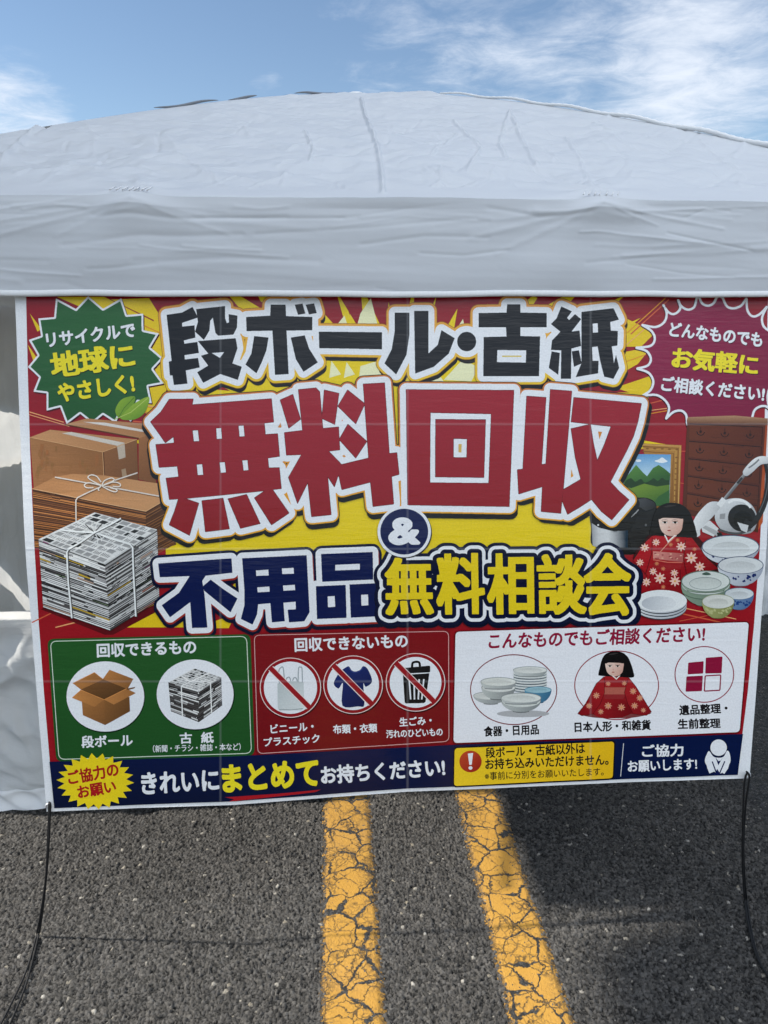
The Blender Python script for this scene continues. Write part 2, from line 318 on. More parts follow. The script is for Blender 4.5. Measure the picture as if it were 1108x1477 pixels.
# ------------------------------------------------------------------ tent
XC, Y0, HALF, ZE, ZP, ZV = .1, 1.89, 1.5, 1.84, 2.41, 1.622
def prof(s): return 1 - (1 - s) ** 1.3
def roof_pt_from_px(px, py):
    r = ray1(px, py); lo, hi = 0., 1.
    for _ in range(40):
        s = (lo + hi) / 2; t = (Y0 + HALF * s) / r[1]; z = EYE + r[2] * t
        if z > ZE + (ZP - ZE) * prof(s): lo = s
        else: hi = s
    t = (Y0 + HALF * lo) / r[1]; return r[0] * t, Y0 + HALF * lo
def build_tent():
    t = empty('canopy_tent', (XC, Y0 + HALF, 0), 'white pop-up canopy tent with wrinkled roof and straight valance, banner across its front', 'tent')
    # --- roof: front face fine, other faces coarse
    creases = []
    def cpx(pts, amp, w): creases.append((np.array([roof_pt_from_px(*p) for p in pts]), amp, w))
    cpx(catmull([(521, 142), (536, 180), (548, 225), (553, 277)], 4, False), .0045, .009)
    cpx(catmull([(2, 225), (25, 198), (55, 176)], 4, False), .004, .012)
    cpx([(440, 180), (452, 205), (448, 228)], .003, .007); cpx([(735, 165), (720, 200), (735, 225)], .003, .008)
    cpx([(735, 165), (757, 200), (775, 232)], .0028, .009); cpx([(816, 190), (838, 225), (850, 262)], .0022, .008)
    cpx([(655, 168), (695, 205), (675, 245)], .0022, .008); cpx([(1010, 205), (1060, 245)], .002, .008)
    for i in range(95):
        x = rng.uniform(-20, 1130); y = rng.uniform(168, 262); a = rng.uniform(0, math.pi); a = a if rng.random() < .5 else rng.choice([.25, -.3, 1.25, 1.8]) + rng.normal(0, .2)
        Lx = rng.uniform(25, 95); P = [(x, y)]
        for k in range(3):
            a += rng.normal(0, .3); x += math.cos(a) * Lx / 3; y += math.sin(a) * Lx / 3 * .5; P.append((x, min(268, max(160, y))))
        cpx(P, rng.uniform(.0005, .0020) * rng.choice([1, 1, -1]), rng.uniform(.006, .012))
    ties = [roof_pt_from_px(196, 272), roof_pt_from_px(858, 276)]
    def seg_d(X, Y, P):
        d = np.full(X.shape, 9.)
        for a, b in zip(P[:-1], P[1:]):
            ab = b - a; L2 = max(ab @ ab, 1e-9); tt = np.clip(((X - a[0]) * ab[0] + (Y - a[1]) * ab[1]) / L2, 0, 1)
            d = np.minimum(d, np.hypot(X - a[0] - tt * ab[0], Y - a[1] - tt * ab[1]))
        return d
    def nz(X, Y, sx, sy, seed, octv=3):
        return np.array([noise.fractal((a * sx, b * sy, seed), .6, 2.1, octv) for a, b in zip(X.ravel(), Y.ravel())]).reshape(X.shape)
    NR, NC = 330, 660
    s = np.linspace(0, 1, NR)[:, None] ** 1.0; u = np.linspace(-1, 1, NC)[None, :]
    X = XC + HALF * u * (1 - s); Y = Y0 + HALF * s + 0 * u
    Z = ZE + (ZP - ZE) * prof(s) + 0 * u
    Z = Z - .035 * np.sin(math.pi * np.clip(s * 1.15, 0, 1)) * (1 - np.abs(u) ** 2) * .6          # cloth sags between the hips
    Z = Z + .012 * u * np.sin(math.pi * s)
    Xn = X; Yn = Y
    env = np.clip(s * 9, 0, 1) * np.clip((1 - s) * 8, 0, 1) * np.clip((1 - np.abs(u)) * 7, 0, 1)
    sm = nz(X[::3, ::3], Y[::3, ::3], 2.2, 3.5, 3.); sm2 = nz(X[::3, ::3] + .7 * Y[::3, ::3], Y[::3, ::3], 9, 15, 8.)
    def up(a):
        ri = np.linspace(0, a.shape[0] - 1, NR); ci = np.linspace(0, a.shape[1] - 1, NC)
        t1 = np.array([np.interp(ci, np.arange(a.shape[1]), row) for row in a]); return np.array([np.interp(ri, np.arange(a.shape[0]), c) for c in t1.T]).T
    Z = Z + env * (up(sm) * .014 + up(sm2) * .0085)
    for P, amp, w in creases:
        x0, y0 = P.min(0) - 4 * w; x1, y1 = P.max(0) + 4 * w
        k = (X > x0) & (X < x1) & (Y > y0) & (Y < y1)
        if k.any(): Z[k] += 2.2 * amp * np.exp(-(seg_d(X[k], Y[k], P) / (.62 * w)) ** 2)
    for tx, ty in ties:
        d = np.hypot(X - tx, (Y - ty) * 1.0); ang = np.arctan2(Y - ty, X - tx)
        Z += .010 * np.exp(-(d / .05) ** 2) + .0035 * np.cos(ang * 7 + 1) * np.exp(-(d / .16) ** 2) * np.clip(d / .03, 0, 1)
    Z[0] = ZE + .004 * np.array([noise.fractal((x * 2.3, 5, 0), .6, 2, 3) for x in X[0]]) - .012 * np.clip(-u[0] - .35, 0, 1)
    Z[0] += sum(.010 * np.exp(-((X[0] - tx) / .05) ** 2) for tx, ty in ties)
    top_edge = (X[0].copy(), Z[0].copy())
    V = np.stack([X, Y, Z], -1).reshape(-1, 3); F = grid_faces(NR, NC)
    V = [tuple(v) for v in V]
    # other three faces
    for q in (1, 2, 3):
        k0 = len(V); nr, nc = 40, 60; c, sn = [(0, 1), (-1, 0), (0, -1)][q - 1]
        for i in range(nr):
            ss = i / (nr - 1)
            for j in range(nc):
                uu = -1 + 2 * j / (nc - 1); lx = HALF * uu * (1 - ss); ly = -HALF * (1 - ss)
                x = lx * c - ly * sn; y = lx * sn + ly * c
                z = ZE + (ZP - ZE) * prof(ss) - .02 * math.sin(math.pi * ss) * (1 - uu * uu) + .012 * math.sin(math.pi * ss) * max(-1, min(1, x / max(1e-6, HALF * (1 - ss)))) * max(0, -y / max(1e-6, HALF * (1 - ss))) + .008 * (1 - uu * uu) * math.sin(math.pi * ss) * noise.fractal((x * 4, y * 4, 2), .6, 2, 3)
                V.append((XC + x, Y0 + HALF + y, z))
        F += [tuple(a + k0 for a in f) for f in grid_faces(nr, nc)]
    mesh_obj('roof_cover', V, F, M_ROOF, t, True)
    # --- front valance, folded round the eave
    nx, nzv = 700, 150; V = []
    vcr = []
    for i in range(70):
        x = rng.uniform(XC - HALF, XC + HALF); z = rng.uniform(ZV + .01, ZE - .01); L_ = rng.uniform(.08, .55); sl = rng.normal(0, .07)
        vcr.append((np.array([(x, z), (x + L_ / 2, z + sl * L_ / 2 + rng.normal(0, .006)), (x + L_, z + sl * L_)]), rng.uniform(.0004, .0015) * rng.choice([-1, 1]), rng.uniform(.003, .007)))
    for tx, ty in ties:
        for a in (-2.9, -2.75, -.28, -.16, -.5, -2.5, -3.05):
            L_ = rng.uniform(.12, .4); vcr.append((np.array([(tx, ZE - .012), (tx + L_ * math.cos(a), ZE - .012 + L_ * math.sin(a) * .6)]), rng.uniform(.0006, .0016), rng.uniform(.004, .008)))
    gx = np.linspace(XC - HALF, XC + HALF, nx)[None, :] + np.zeros((nzv, 1)); gz = np.linspace(ZE, ZV, nzv)[:, None] + np.zeros((1, nx)); CR = np.zeros((nzv, nx))
    for P, amp, w in vcr:
        lo, hi = P.min(0) - 4 * w, P.max(0) + 4 * w; k = (gx > lo[0]) & (gx < hi[0]) & (gz > lo[1]) & (gz < hi[1])
        if k.any(): CR[k] += amp * np.exp(-(seg_d(gx[k], gz[k], P) / w) ** 2)
    xs = np.linspace(XC - HALF, XC + HALF, nx); ez = np.interp(xs, *top_edge)
    for i in range(nzv):
        f = i / (nzv - 1)
        for j, x in enumerate(xs):
            zb = ZV + .003 * noise.fractal((x * 3, 1, 9), .5, 2, 2)
            z = ez[j] + (zb - ez[j]) * f
            d = .006 * noise.fractal((x * 1.3, z * 7, 4), .5, 2.2, 2) + .0012 * noise.fractal((x * 2.6 + z * 6, z * 30, 2), .5, 2.1, 2) - CR[i, j]
            for tx, ty in ties: d += -.016 * math.exp(-((x - tx) / .07) ** 2 - f * f * 14) + .006 * math.sin((x - tx) * 60 / (1 + 3 * f)) * math.exp(-((x - tx) / .14) ** 2) * f * (1 - f) * 3
            y = Y0 - .002 - .018 * math.sin(min(1, f * 1.2) * math.pi / 2) + d * min(1, f * 9) * (1 - .5 * f)
            z2 = z
            if f < .04: y += .0
            V.append((x, y, z2))
    mesh_obj('front_valance', V, grid_faces(nzv, nx), M_ROOF, t, True)
    row = V[(nzv - 1) * nx:]; hemV = []
    for dz, dy in ((.013, -.0015), (.0125, -.0035), (.004, -.0048), (-.001, -.0035), (-.001, .003)):
        for v in row: hemV.append((v[0], v[1] + dy + .0006 * math.sin(v[0] * 900), v[2] + dz))
    mesh_obj('valance_hem', hemV, grid_faces(5, nx), M_TAPE, t, True)
    # --- stitched tie patches at the eave
    for tx, ty in ties:
        k = []; fz = np.interp(tx, *top_edge)
        for i in range(7):
            bx = tx - .045 + i * .0135 + rng.uniform(-.003, .003)
            k.append(tube([(bx, Y0 - .004, fz + .0015), (bx + .004, Y0 + .004, fz + .0055), (bx + .008, Y0 + .014, fz + .0105)], .0016, 5))
        mesh_obj('stitching', *merge(*k), M_TAPE, t, True)
    # --- side and back valances
    for nm, a, b in (('side_valance', (XC - HALF, Y0), (XC - HALF, Y0 + 2 * HALF)), ('side_valance', (XC + HALF, Y0), (XC + HALF, Y0 + 2 * HALF)), ('back_valance', (XC - HALF, Y0 + 2 * HALF), (XC + HALF, Y0 + 2 * HALF))):
        V = []; n = 60
        for i in range(8):
            f = i / 7
            for j in range(n):
                g = j / (n - 1); x = a[0] + (b[0] - a[0]) * g; y = a[1] + (b[1] - a[1]) * g; d = .012 * f * noise.fractal((g * 9, f, 3), .6, 2, 3)
                V.append((x + (d if a[0] == b[0] else 0), y + (0 if a[0] == b[0] else d), ZE + (ZV - ZE) * f))
        mesh_obj(nm, V, grid_faces(8, n), M_ROOF, t, True)
    # --- hip tape rolls, peak knob
    def hip(sx, sy, s0, s1, n=50, lift=.012, side=0.):
        P = []
        for i in range(n):
            s_ = s0 + (s1 - s0) * i / (n - 1)
            z = ZE + (ZP - ZE) * prof(s_) + .012 * sx * math.sin(math.pi * s_) * (1 if sy < 0 else 0)
            P.append((XC + sx * HALF * (1 - s_) + side, Y0 + HALF + sy * HALF * (1 - s_), z + lift + .003 * math.sin(s_ * 60)))
        return P
    mesh_obj('hip_seam', *tube(hip(1, -1, .02, .80, 260,   .006), .0085, 10, [(.35 + .75 * (1 - i / 259)) * (1 + .10 * math.sin(i * 1.7)) for i in range(260)]), M_TAPE, t, True)
    for s0, s1 in ((.56, .68), (.70, .76), (.845, .945)):
        P = hip(-1, -1, s0, s1, 40, .004); mesh_obj('hip_strap', *tube(P, .0045, 8, [math.sin(math.pi * (i + .6) / 40.2) ** .6 for i in range(40)]), M_GREY, t, True)
    knob = []
    for i in range(7):
        a = i / 6 * math.pi / 2; knob.append((math.cos(a) * .035, math.sin(a) * .018))
    V = [(XC + r * math.cos(k * math.pi / 8) * 1.2, Y0 + HALF + r * math.sin(k * math.pi / 8), ZP + h - .004) for r, h in knob for k in range(16)]
    mesh_obj('peak_cap', V, grid_faces(7, 16, True), M_TAPE, t, True)
    # --- steel frame
    for x in (XC - HALF + .03, XC + HALF - .03):
        for y in (Y0 + (.52 if x < 0 else .03), Y0 + 2 * HALF - .03):
            mesh_obj('leg', *merge(box(x - .016, x + .016, y - .016, y + .016, .01, ZE - .03), box(x - .04, x + .04, y - .04, y + .04, 0, .01)), M_STEEL, t)
    def truss(a, b):
        a = Vector(a); b = Vector(b); parts = []
        for k in range(2):
            p = a.lerp(b, k / 2); q = a.lerp(b, (k + 1) / 2)
            for z0, z1 in ((1.80, 1.52), (1.52, 1.80)):
                parts.append(tube([(p.x, p.y, z0), (q.x, q.y, z1)], .011, 6))
        return merge(*parts)
    xl, xr, yf, yb = XC - HALF + .05, XC + HALF - .05, Y0 + .06, Y0 + 2 * HALF - .05
    for a, b in (((xl, yf, 0), (xl, yb, 0)), ((xr, yf, 0), (xr, yb, 0)), ((xl, yb, 0), (xr, yb, 0))): mesh_obj('scissor_truss', *truss(a, b), M_STEEL, t)
    return t
build_tent()

def build_walls():
    def cloth(name, p, q, z0, z1, amp, seed, label, cat, n=150, nz_=80, grp=None):
        V = []; p = Vector(p + (0,)); q = Vector(q + (0,)); nrm = (q - p).cross(Vector((0, 0, 1))).normalized()
        for i in range(nz_):
            f = i / (nz_ - 1); z = z1 + (z0 - z1) * f
            for j in range(n):
                g = j / (n - 1); w = p.lerp(q, g)
                d = amp * (noise.fractal((g * 7, f * 1.6 + g * 1.5, seed), .6, 2, 4) + .45 * noise.fractal((g * 5 + f * 6, f * 9, seed + 3), .6, 2.1, 3)) * (.3 + .7 * f)
                v = w + nrm * d; V.append((v.x, v.y, z + .01 * noise.noise((g * 9, 2, seed)) * f))
        o = mesh_obj(name, V, grid_faces(nz_, n), M_WALL, None, True); return tag(o, label, cat, grp)
    def flap(par, px, x):
        r = rays(px); W = r * (x / r[:, :1]) + (0, 0, EYE); V = [tuple(w) for w in W] + [(w[0] - .004, w[1], w[2]) for w in W]; k = len(W)
        mesh_obj('shade_flap', V, [tuple(range(k)), tuple(range(k, 2 * k))[::-1]] + [(i, (i + 1) % k, k + (i + 1) % k, k + i) for i in range(k)], M_WALL, par)
    sw = cloth('tent_side_wall', (XC - HALF + .08, 2.75), (XC - HALF + .08, 4.82), .06, 1.78, .035, 1., 'creased translucent white side wall seen left of the banner, glowing with sun', 'tent wall')
    for P in ([(-40, 440), (60, 440), (60, 604), (30, 592), (-40, 572)], [(-40, 668), (10, 655), (60, 640), (60, 872), (30, 858), (-40, 775)], [(-40, 812), (0, 842), (36, 896), (-40, 899)]): flap(sw, P, XC - HALF + .038)  # second cloth layers added outside the sheet to shade patches of it
    cloth('hanging_sheet', (1.85, 3.62), (3.2, 3.72), .02, 1.7, .05, 5., 'white sheet hanging to the ground behind the right edge of the banner', 'sheet')
    # low table under a white cloth
    t = empty('covered_table', (-1.35, 2.6, 0), 'low narrow table under a crumpled white cloth, left of the banner', 'table')
    x0, x1, y0, y1, zt = -1.95, -.68, 2.30, 2.37, .655
    V = []; n = 240; m = 100
    for i in range(m):
        f = i / (m - 1)
        for j in range(n):
            g = j / (n - 1); x = x0 + (x1 - x0) * g
            cr = noise.fractal((x * 3.5 + .4 * f, f * 1.6, 7), .6, 2.1, 3); w_ = noise.noise((x * 3, f * 3, 2)) * .6; cr2 = .55 - abs(noise.noise((x * 4 + f * 3 + w_, f * 6 - x * 3, 11))) * 1.6 + .5 * (.5 - abs(noise.noise((x * 9 - f * 7 + w_, f * 9, 4))) * 1.5)
            if f < .2:
                k = f / .2; y = y1 + (y0 - y1) * k; z = zt + .006 * cr; 
            else:
                k = (f - .2) / .8; z = zt * (1 - k) + .006; y = y0 - .035 * k - .035 * cr * min(1, k * 3) - .032 * cr2 * min(1, k * 4)
            V.append((x, y, z))
    mesh_obj('tablecloth', V, grid_faces(m, n), M_WALL, t, True)
    rows = [V[i * n:(i + 1) * n] for i in range(m) if V[i * n][2] < .075]
    V = [(v[0], v[1] - .0035, v[2] + (.001 if q else .004)) for q, r_ in enumerate(rows) for v in r_]
    V = [(v[0], v[1] + .003, v[2]) for v in V[:n]] + V
    mesh_obj('hem_band', V, grid_faces(len(V) // n, n), M_TAPE, t, True)
    mesh_obj('table_top', *box(x0 + .02, x1 - .02, y0 + .02, y1 - .005, zt - .04, zt - .015), M_STEEL, t)
    for x in (x0 + .06, x1 - .06):
        for y in (y0 + .03, y1 - .02): mesh_obj('leg', *tube([(x, y, 0), (x, y, zt - .04)], .014, 8), M_STEEL, t, True)
build_walls()

# unseen slab added and shaped to shade the tent roof and the right-hand asphalt
def build_shade_canopy():
    H = 5.2; kx = H / TANEL; ky = H * SYZ
    G = [(.50, -4), (.585, 1.32), (.605, 1.47), (.63, 1.59), (.95, 1.675), (.76, 1.73), (.74, 1.95), (.74, 7.4), (4.3, 7.4), (4.3, -4)]
    P = [(g - kx, y + ky) for g, y in G]; n = len(P)
    V = [(x, y, H) for x, y in P] + [(x, y, H + .22) for x, y in P]
    F = [tuple(range(n))[::-1], tuple(range(n, 2 * n))] + [(i, (i + 1) % n, n + (i + 1) % n, n + i) for i in range(n)]
    t = empty('shade_canopy', (-4, 3, 0), 'flat concrete shade slab on round posts, added out of view left of the tent', 'walkway roof')
    mesh_obj('shade_slab', V, F, M_CONC, t)
    for y in (-3.2,):
        for x in (-5.2, -2.2): mesh_obj('shade_post', *tube([(x, y, 0), (x, y, H)], .1, 14), M_CONC, t, True)
build_shade_canopy()

# ------------------------------------------------------------------ banner surface
XL, XR, ZB0, ZT = -.732, 1.068, .385, 1.665
CELL = .045
GX = np.arange(XL - CELL, XR + 2 * CELL, CELL); GZ = np.arange(ZB0 - 2 * CELL, ZT + 2 * CELL, CELL)
def fx_s(x): return .0016 * np.sin((x + .25) * 6.1) + .0010 * np.sin(x * 13.7 + 1) + .0006 * np.sin(x * 27 + .3)
def fz_s(z):
    t = np.maximum(z - .95, 0); return 1.7015 + .104 * (z - .4) + np.minimum(t, .2) ** 2 * .22 + np.maximum(t - .2, 0) * .105 + .0007 * np.sin(z * 17)
FXN = fx_s(GX); FZN = fz_s(GZ)
def surf(x, z): return np.interp(x, GX, FXN) + np.interp(z, GZ, FZN)
def px2xz(P):
    r = rays(P); y = np.full(len(r), 1.78)
    for _ in range(14):
        t = y / r[:, 1]; x = r[:, 0] * t; z = EYE + r[:, 2] * t; y = surf(x, z)
    return np.stack([x, z], 1)
LAY = np.array([0, -1., .15]) * .00006
BORG = Vector((.168, 1.78, 1.0))
def lin(c):
    c = np.asarray(c, float) / 255; return np.where(c <= .04045, c / 12.92, ((c + .055) / 1.055) ** 2.4)
WHITE = lin((222, 226, 236))
def ink(c): return np.minimum(lin(c) / WHITE * .80, .86)

class Print:                                    # one printed part of the banner: a mesh of flat inked shapes
    placed = []
    def __init__(s, name, parent, label=None): s.name, s.parent, s.label, s.shapes = name, parent, label, []
    def batch(s, items, level=None, gap=1):     # items: (loops, colour)
        if not items: print('EMPTY', s.name); return 0
        allp = np.concatenate([np.concatenate([np.asarray(l, float) for l in loops]) for loops, c in items])
        bb = (*allp.min(0), *allp.max(0))
        if level is None:
            level = 0
            for b, lv in Print.placed:
                if b[0] < bb[2] and b[2] > bb[0] and b[1] < bb[3] and b[3] > bb[1]: level = max(level, lv)
            level += gap
        Print.placed.append((bb, level))
        for loops, c in items: s.shapes.append((loops, c, level))
        return level
    def add(s, loops, c, level=None):
        loops = [np.asarray(l, float) for l in (loops if np.ndim(loops[0]) == 2 else [loops])]
        return s.batch([(loops, c)], level)
    def build(s):
        V = []; F = []; C = []; UVp = []
        gx0, gz0 = GX[0], GZ[0]
        for loops, c, level in s.shapes:
            dens = []
            for l in loops:
                l = np.asarray(l, float); q = []
                for i in range(len(l)):
                    a, b = l[i], l[(i + 1) % len(l)]; k = max(1, int(np.hypot(*(b - a)) // 45)); q += [a + (b - a) * j / k for j in range(k)]
                dens.append(np.array(q))
            flat = np.concatenate(dens)
            E = []; o = 0
            for d in dens: n = len(d); E += [(o + i, o + (i + 1) % n) for i in range(n)]; o += n
            c0 = flat.mean(0)
            vo, eo, fo, _a, _b, _c = delaunay_2d_cdt([Vector(q - c0) for q in flat], E, [], 1, 1e-5)
            if not fo: print('no fill', s.name); continue
            pv = np.array([tuple(v) for v in vo]) + c0; xz = px2xz(pv); fo = [f for f in fo if len(f) == 3]
            if len(dens) > 1:                   # keep what is inside an odd number of outlines
                ct = pv[np.array(fo)].mean(1); ea = np.concatenate(dens); eb = np.concatenate([np.roll(d, -1, 0) for d in dens]); odd = np.zeros(len(ct), bool)
                for k0 in range(0, len(ct), 400):
                    q = ct[k0:k0 + 400, None]; cr = (ea[None, :, 1] > q[..., 1]) != (eb[None, :, 1] > q[..., 1]); dy = eb[:, 1] - ea[:, 1]
                    xi = (eb[:, 0] - ea[:, 0]) * (q[..., 1] - ea[:, 1]) / np.where(dy == 0, 1, dy) + ea[:, 0]; odd[k0:k0 + 400] = ((xi > q[..., 0]) & cr).sum(1) % 2 == 1
                fo = [f for f, k in zip(fo, odd) if k]
            tris = fo
            polys = []
            for t in tris:
                poly = [tuple(xz[i]) for i in t]
                for ax, g0 in ((0, gx0), (1, gz0)):
                    pass
                stack = [poly]
                for ax, g0 in ((0, gx0), (1, gz0)):
                    nxt = []
                    for pl in stack:
                        v = [p[ax] for p in pl]; k0 = math.floor((min(v) - g0) / CELL + 1e-7); k1 = math.ceil((max(v) - g0) / CELL - 1e-7)
                        cur = pl
                        for k in range(k0 + 1, k1):
                            c0 = g0 + k * CELL; A = []; B = []
                            for i in range(len(cur)):
                                p, q = cur[i], cur[(i + 1) % len(cur)]; dp, dq = p[ax] - c0, q[ax] - c0
                                if dp <= 0: A.append(p)
                                if dp >= 0: B.append(p)
                                if dp * dq < 0:
                                    tt = dp / (dp - dq); r_ = (p[0] + (q[0] - p[0]) * tt, p[1] + (q[1] - p[1]) * tt); A.append(r_); B.append(r_)
                            if len(A) > 2: nxt.append(A)
                            cur = B
                            if len(cur) < 3: break
                        if len(cur) > 2: nxt.append(cur)
                    stack = nxt
                polys += stack
            for pl in polys:
                a = 0
                for i in range(len(pl)): p, q = pl[i], pl[(i + 1) % len(pl)]; a += p[0] * q[1] - p[1] * q[0]
                if abs(a) < 1e-10: continue
                if a < 0: pl = pl[::-1]
                k = len(V); F.append(tuple(range(k, k + len(pl)))); V += [(p[0], p[1], level) for p in pl]; C.append((c, len(pl)))
        V = np.array(V); x, z, lv = V.T
        W = np.stack([x, surf(x, z), z], 1) + lv[:, None] * LAY
        px = project(W)
        cols = np.ones((len(V), 4)); k = 0
        for c, n in C:
            if callable(c): cols[k:k + n, :3] = c(px[k:k + n])
            else: cols[k:k + n, :3] = c
            k += n
        me = bpy.data.meshes.new(s.name); me.from_pydata([tuple(w) for w in W - np.array(BORG)], [], F)
        at = me.color_attributes.new('Col', 'FLOAT_COLOR', 'POINT'); at.data.foreach_set('color', cols.astype(np.float32).ravel())
        uv = me.uv_layers.new(name='UVMap'); li = np.zeros(len(me.loops), int); me.loops.foreach_get('vertex_index', li)
        uvs = np.stack([px[:, 0] / 1000, -px[:, 1] / 1000], 1); uv.data.foreach_set('uv', uvs[li].astype(np.float32).ravel())
        e = .004; nrm = np.stack([(fx_s(x + e) - fx_s(x - e)) / (2 * e), -np.ones(len(x)), (fz_s(z + e) - fz_s(z - e)) / (2 * e)], 1); nrm /= np.linalg.norm(nrm, axis=1)[:, None]
        me.materials.append(M_PRINT); me.polygons.foreach_set('use_smooth', [True] * len(me.polygons)); me.update()
        me.normals_split_custom_set_from_vertices([tuple(n) for n in nrm])
        o = bpy.data.objects.new(s.name, me); COL.objects.link(o); o.parent = s.parent
        if s.label: o['label'] = s.label
        return o
def project(W):
    d = W - np.array([0, 0, EYE]); xc = d[:, 0] * math.cos(YAW) - d[:, 1] * math.sin(YAW); fw = d[:, 0] * math.sin(YAW) + d[:, 1] * math.cos(YAW)
    zc = fw * math.cos(PITCH) - d[:, 2] * math.sin(PITCH); yc = -fw * math.sin(PITCH) - d[:, 2] * math.cos(PITCH)
    return np.stack([CX + FPX * xc / zc, CY + FPX * yc / zc], 1)

# ------------------------------------------------------------------ drawing helpers (outlines from bitmaps, so that lettering can be thickened and outlined)
def fill_edges(E, w, h):                        # even-odd fill of an edge list in pixel units
    g = np.zeros((h, w + 1), np.int32)
    for (x0, y0), (x1, y1) in E:
        if y0 == y1: continue
        if y0 > y1: x0, y0, x1, y1 = x1, y1, x0, y0
        a, b = max(0, math.ceil(y0 - .5)), min(h - 1, math.ceil(y1 - .5) - 1)
        if b < a: continue
        r = np.arange(a, b + 1); xi = x0 + (r + .5 - y0) * (x1 - x0) / (y1 - y0)
        np.add.at(g, (r, np.clip(np.ceil(xi - .5).astype(int), 0, w)), 1)
    return (np.cumsum(g, 1)[:, :w] % 2).astype(bool)
def edt(B, cap):                                # distance to the nearest filled pixel, up to cap
    h, w = B.shape; big = cap + 2.; g = np.where(B, 0., big)
    for i in range(1, h): g[i] = np.minimum(g[i], g[i - 1] + 1)
    for i in range(h - 2, -1, -1): g[i] = np.minimum(g[i], g[i + 1] + 1)
    g2 = g * g; d = g2.copy()
    for k in range(1, int(cap) + 2):
        d[:, k:] = np.minimum(d[:, k:], g2[:, :-k] + k * k); d[:, :-k] = np.minimum(d[:, :-k], g2[:, k:] + k * k)
    return np.sqrt(d)
def sdist(B, cap): return np.where(B, -(edt(~B, cap) - .5), edt(B, cap) - .5)
def blur(A):
    for _ in range(2):
        A = np.pad(A, 1, 'edge'); A = (A[:-2] + 2 * A[1:-1] + A[2:]) / 4; A = (A[:, :-2] + 2 * A[:, 1:-1] + A[:, 2:]) / 4
    return A
def simplify(P, tol):
    n = len(P)
    if n < 8: return P
    keep = np.zeros(n + 1, bool); Q = np.vstack([P, P[:1]]); i0 = 0; i1 = int(np.argmax(((Q - Q[0]) ** 2).sum(1))); keep[[0, i1, n]] = True
    st = [(0, i1), (i1, n)]
    while st:
        a, b = st.pop()
        if b - a < 2: continue
        d = Q[b] - Q[a]; L = math.hypot(*d); S = Q[a + 1:b] - Q[a]
        e = np.abs(S[:, 0] * d[1] - S[:, 1] * d[0]) / L if L > 1e-9 else np.hypot(S[:, 0], S[:, 1])
        k = int(np.argmax(e))
        if e[k] > tol: keep[a + 1 + k] = True; st += [(a, a + 1 + k), (a + 1 + k, b)]
    return Q[:-1][keep[:-1]]
SEG = {1: 'LT', 2: 'TR', 4: 'RB', 8: 'BL', 3: 'LR', 6: 'TB', 12: 'RL', 9: 'BT', 7: 'LB', 14: 'TL', 13: 'RT', 11: 'BR', 5: 'LTRB', 10: 'TRBL'}
def contours(Fd, tol=.45):                      # closed outlines of Fd > 0, grouped as outer + holes
    Fd = np.pad(Fd, 1, constant_values=-1.); h, w = Fd.shape; I = Fd > 0
    code = I[:-1, :-1] * 1 + I[:-1, 1:] * 2 + I[1:, 1:] * 4 + I[1:, :-1] * 8
    nxt = {}
    ii, jj = np.nonzero((code > 0) & (code < 15))
    for i, j in zip(ii.tolist(), jj.tolist()):
        e = {'T': 2 * (i * w + j), 'B': 2 * ((i + 1) * w + j), 'L': 2 * (i * w + j) + 1, 'R': 2 * (i * w + j + 1) + 1}
        sg = SEG[int(code[i, j])]
        for k in range(0, len(sg), 2): nxt[e[sg[k]]] = e[sg[k + 1]]
    def pt(e):
        v, q = e & 1, e >> 1; i, j = divmod(q, w); a = Fd[i, j]; b = Fd[i + 1, j] if v else Fd[i, j + 1]; t = a / (a - b)
        return (j + .5 - 1, i + t + .5 - 1) if v else (j + t + .5 - 1, i + .5 - 1)
    outer = []; holes = []
    while nxt:
        s0, c = nxt.popitem(); L = [s0]
        while c != s0: L.append(c); c = nxt.pop(c)
        P = np.array([pt(e) for e in L]); x, y = P.T; A = (x * np.roll(y, -1) - y * np.roll(x, -1)).sum() / 2
        if abs(A) < 6: continue
        P = simplify(P, tol)
        if len(P) < 3: continue
        (outer if A < 0 else holes).append((abs(A), P))
    def inside(p, Q):
        x, y = Q.T; x2, y2 = np.roll(x, -1), np.roll(y, -1); k = (y > p[1]) != (y2 > p[1])
        return (np.where(k, (x2 - x) * (p[1] - y) / np.where(k, y2 - y, 1) + x, -1e9) > p[0]).sum() % 2 == 1
    outer.sort(key=lambda t: t[0]); G = [[P] for A, P in outer]
    for A, H in holes:
        for (B, P), g in zip(outer, G):
            if B > A and inside(H[0], P): g.append(H); break
    return G
class Bitmap:                                   # traced polygons in photo pixels -> signed distance, scaled S
    def __init__(s, polys, S=4, margin=26):
        allp = np.concatenate([np.asarray(p, float) for o in polys for p in o]); s.S = S
        s.o = np.floor(allp.min(0)) - margin; wh = ((np.ceil(allp.max(0)) + margin - s.o) * S).astype(int)
        B = np.zeros((wh[1], wh[0]), bool)
        for o in polys:
            E = []
            for p in o:
                q = (np.asarray(p, float) - s.o) * S; E += [(q[i], q[(i + 1) % len(q)]) for i in range(len(q))]
            B |= fill_edges(E, wh[0], wh[1])
        s.d = sdist(B, 24 * S)
    def grow(s, r, off=(0, 0), sub=None): return [[P / s.S + s.o + np.asarray(off, float) for P in g] for g in contours(r * s.S - s.d, .5)]
_tc = bpy.data.curves.new('lettering', 'FONT'); _to = bpy.data.objects.new('lettering', _tc)
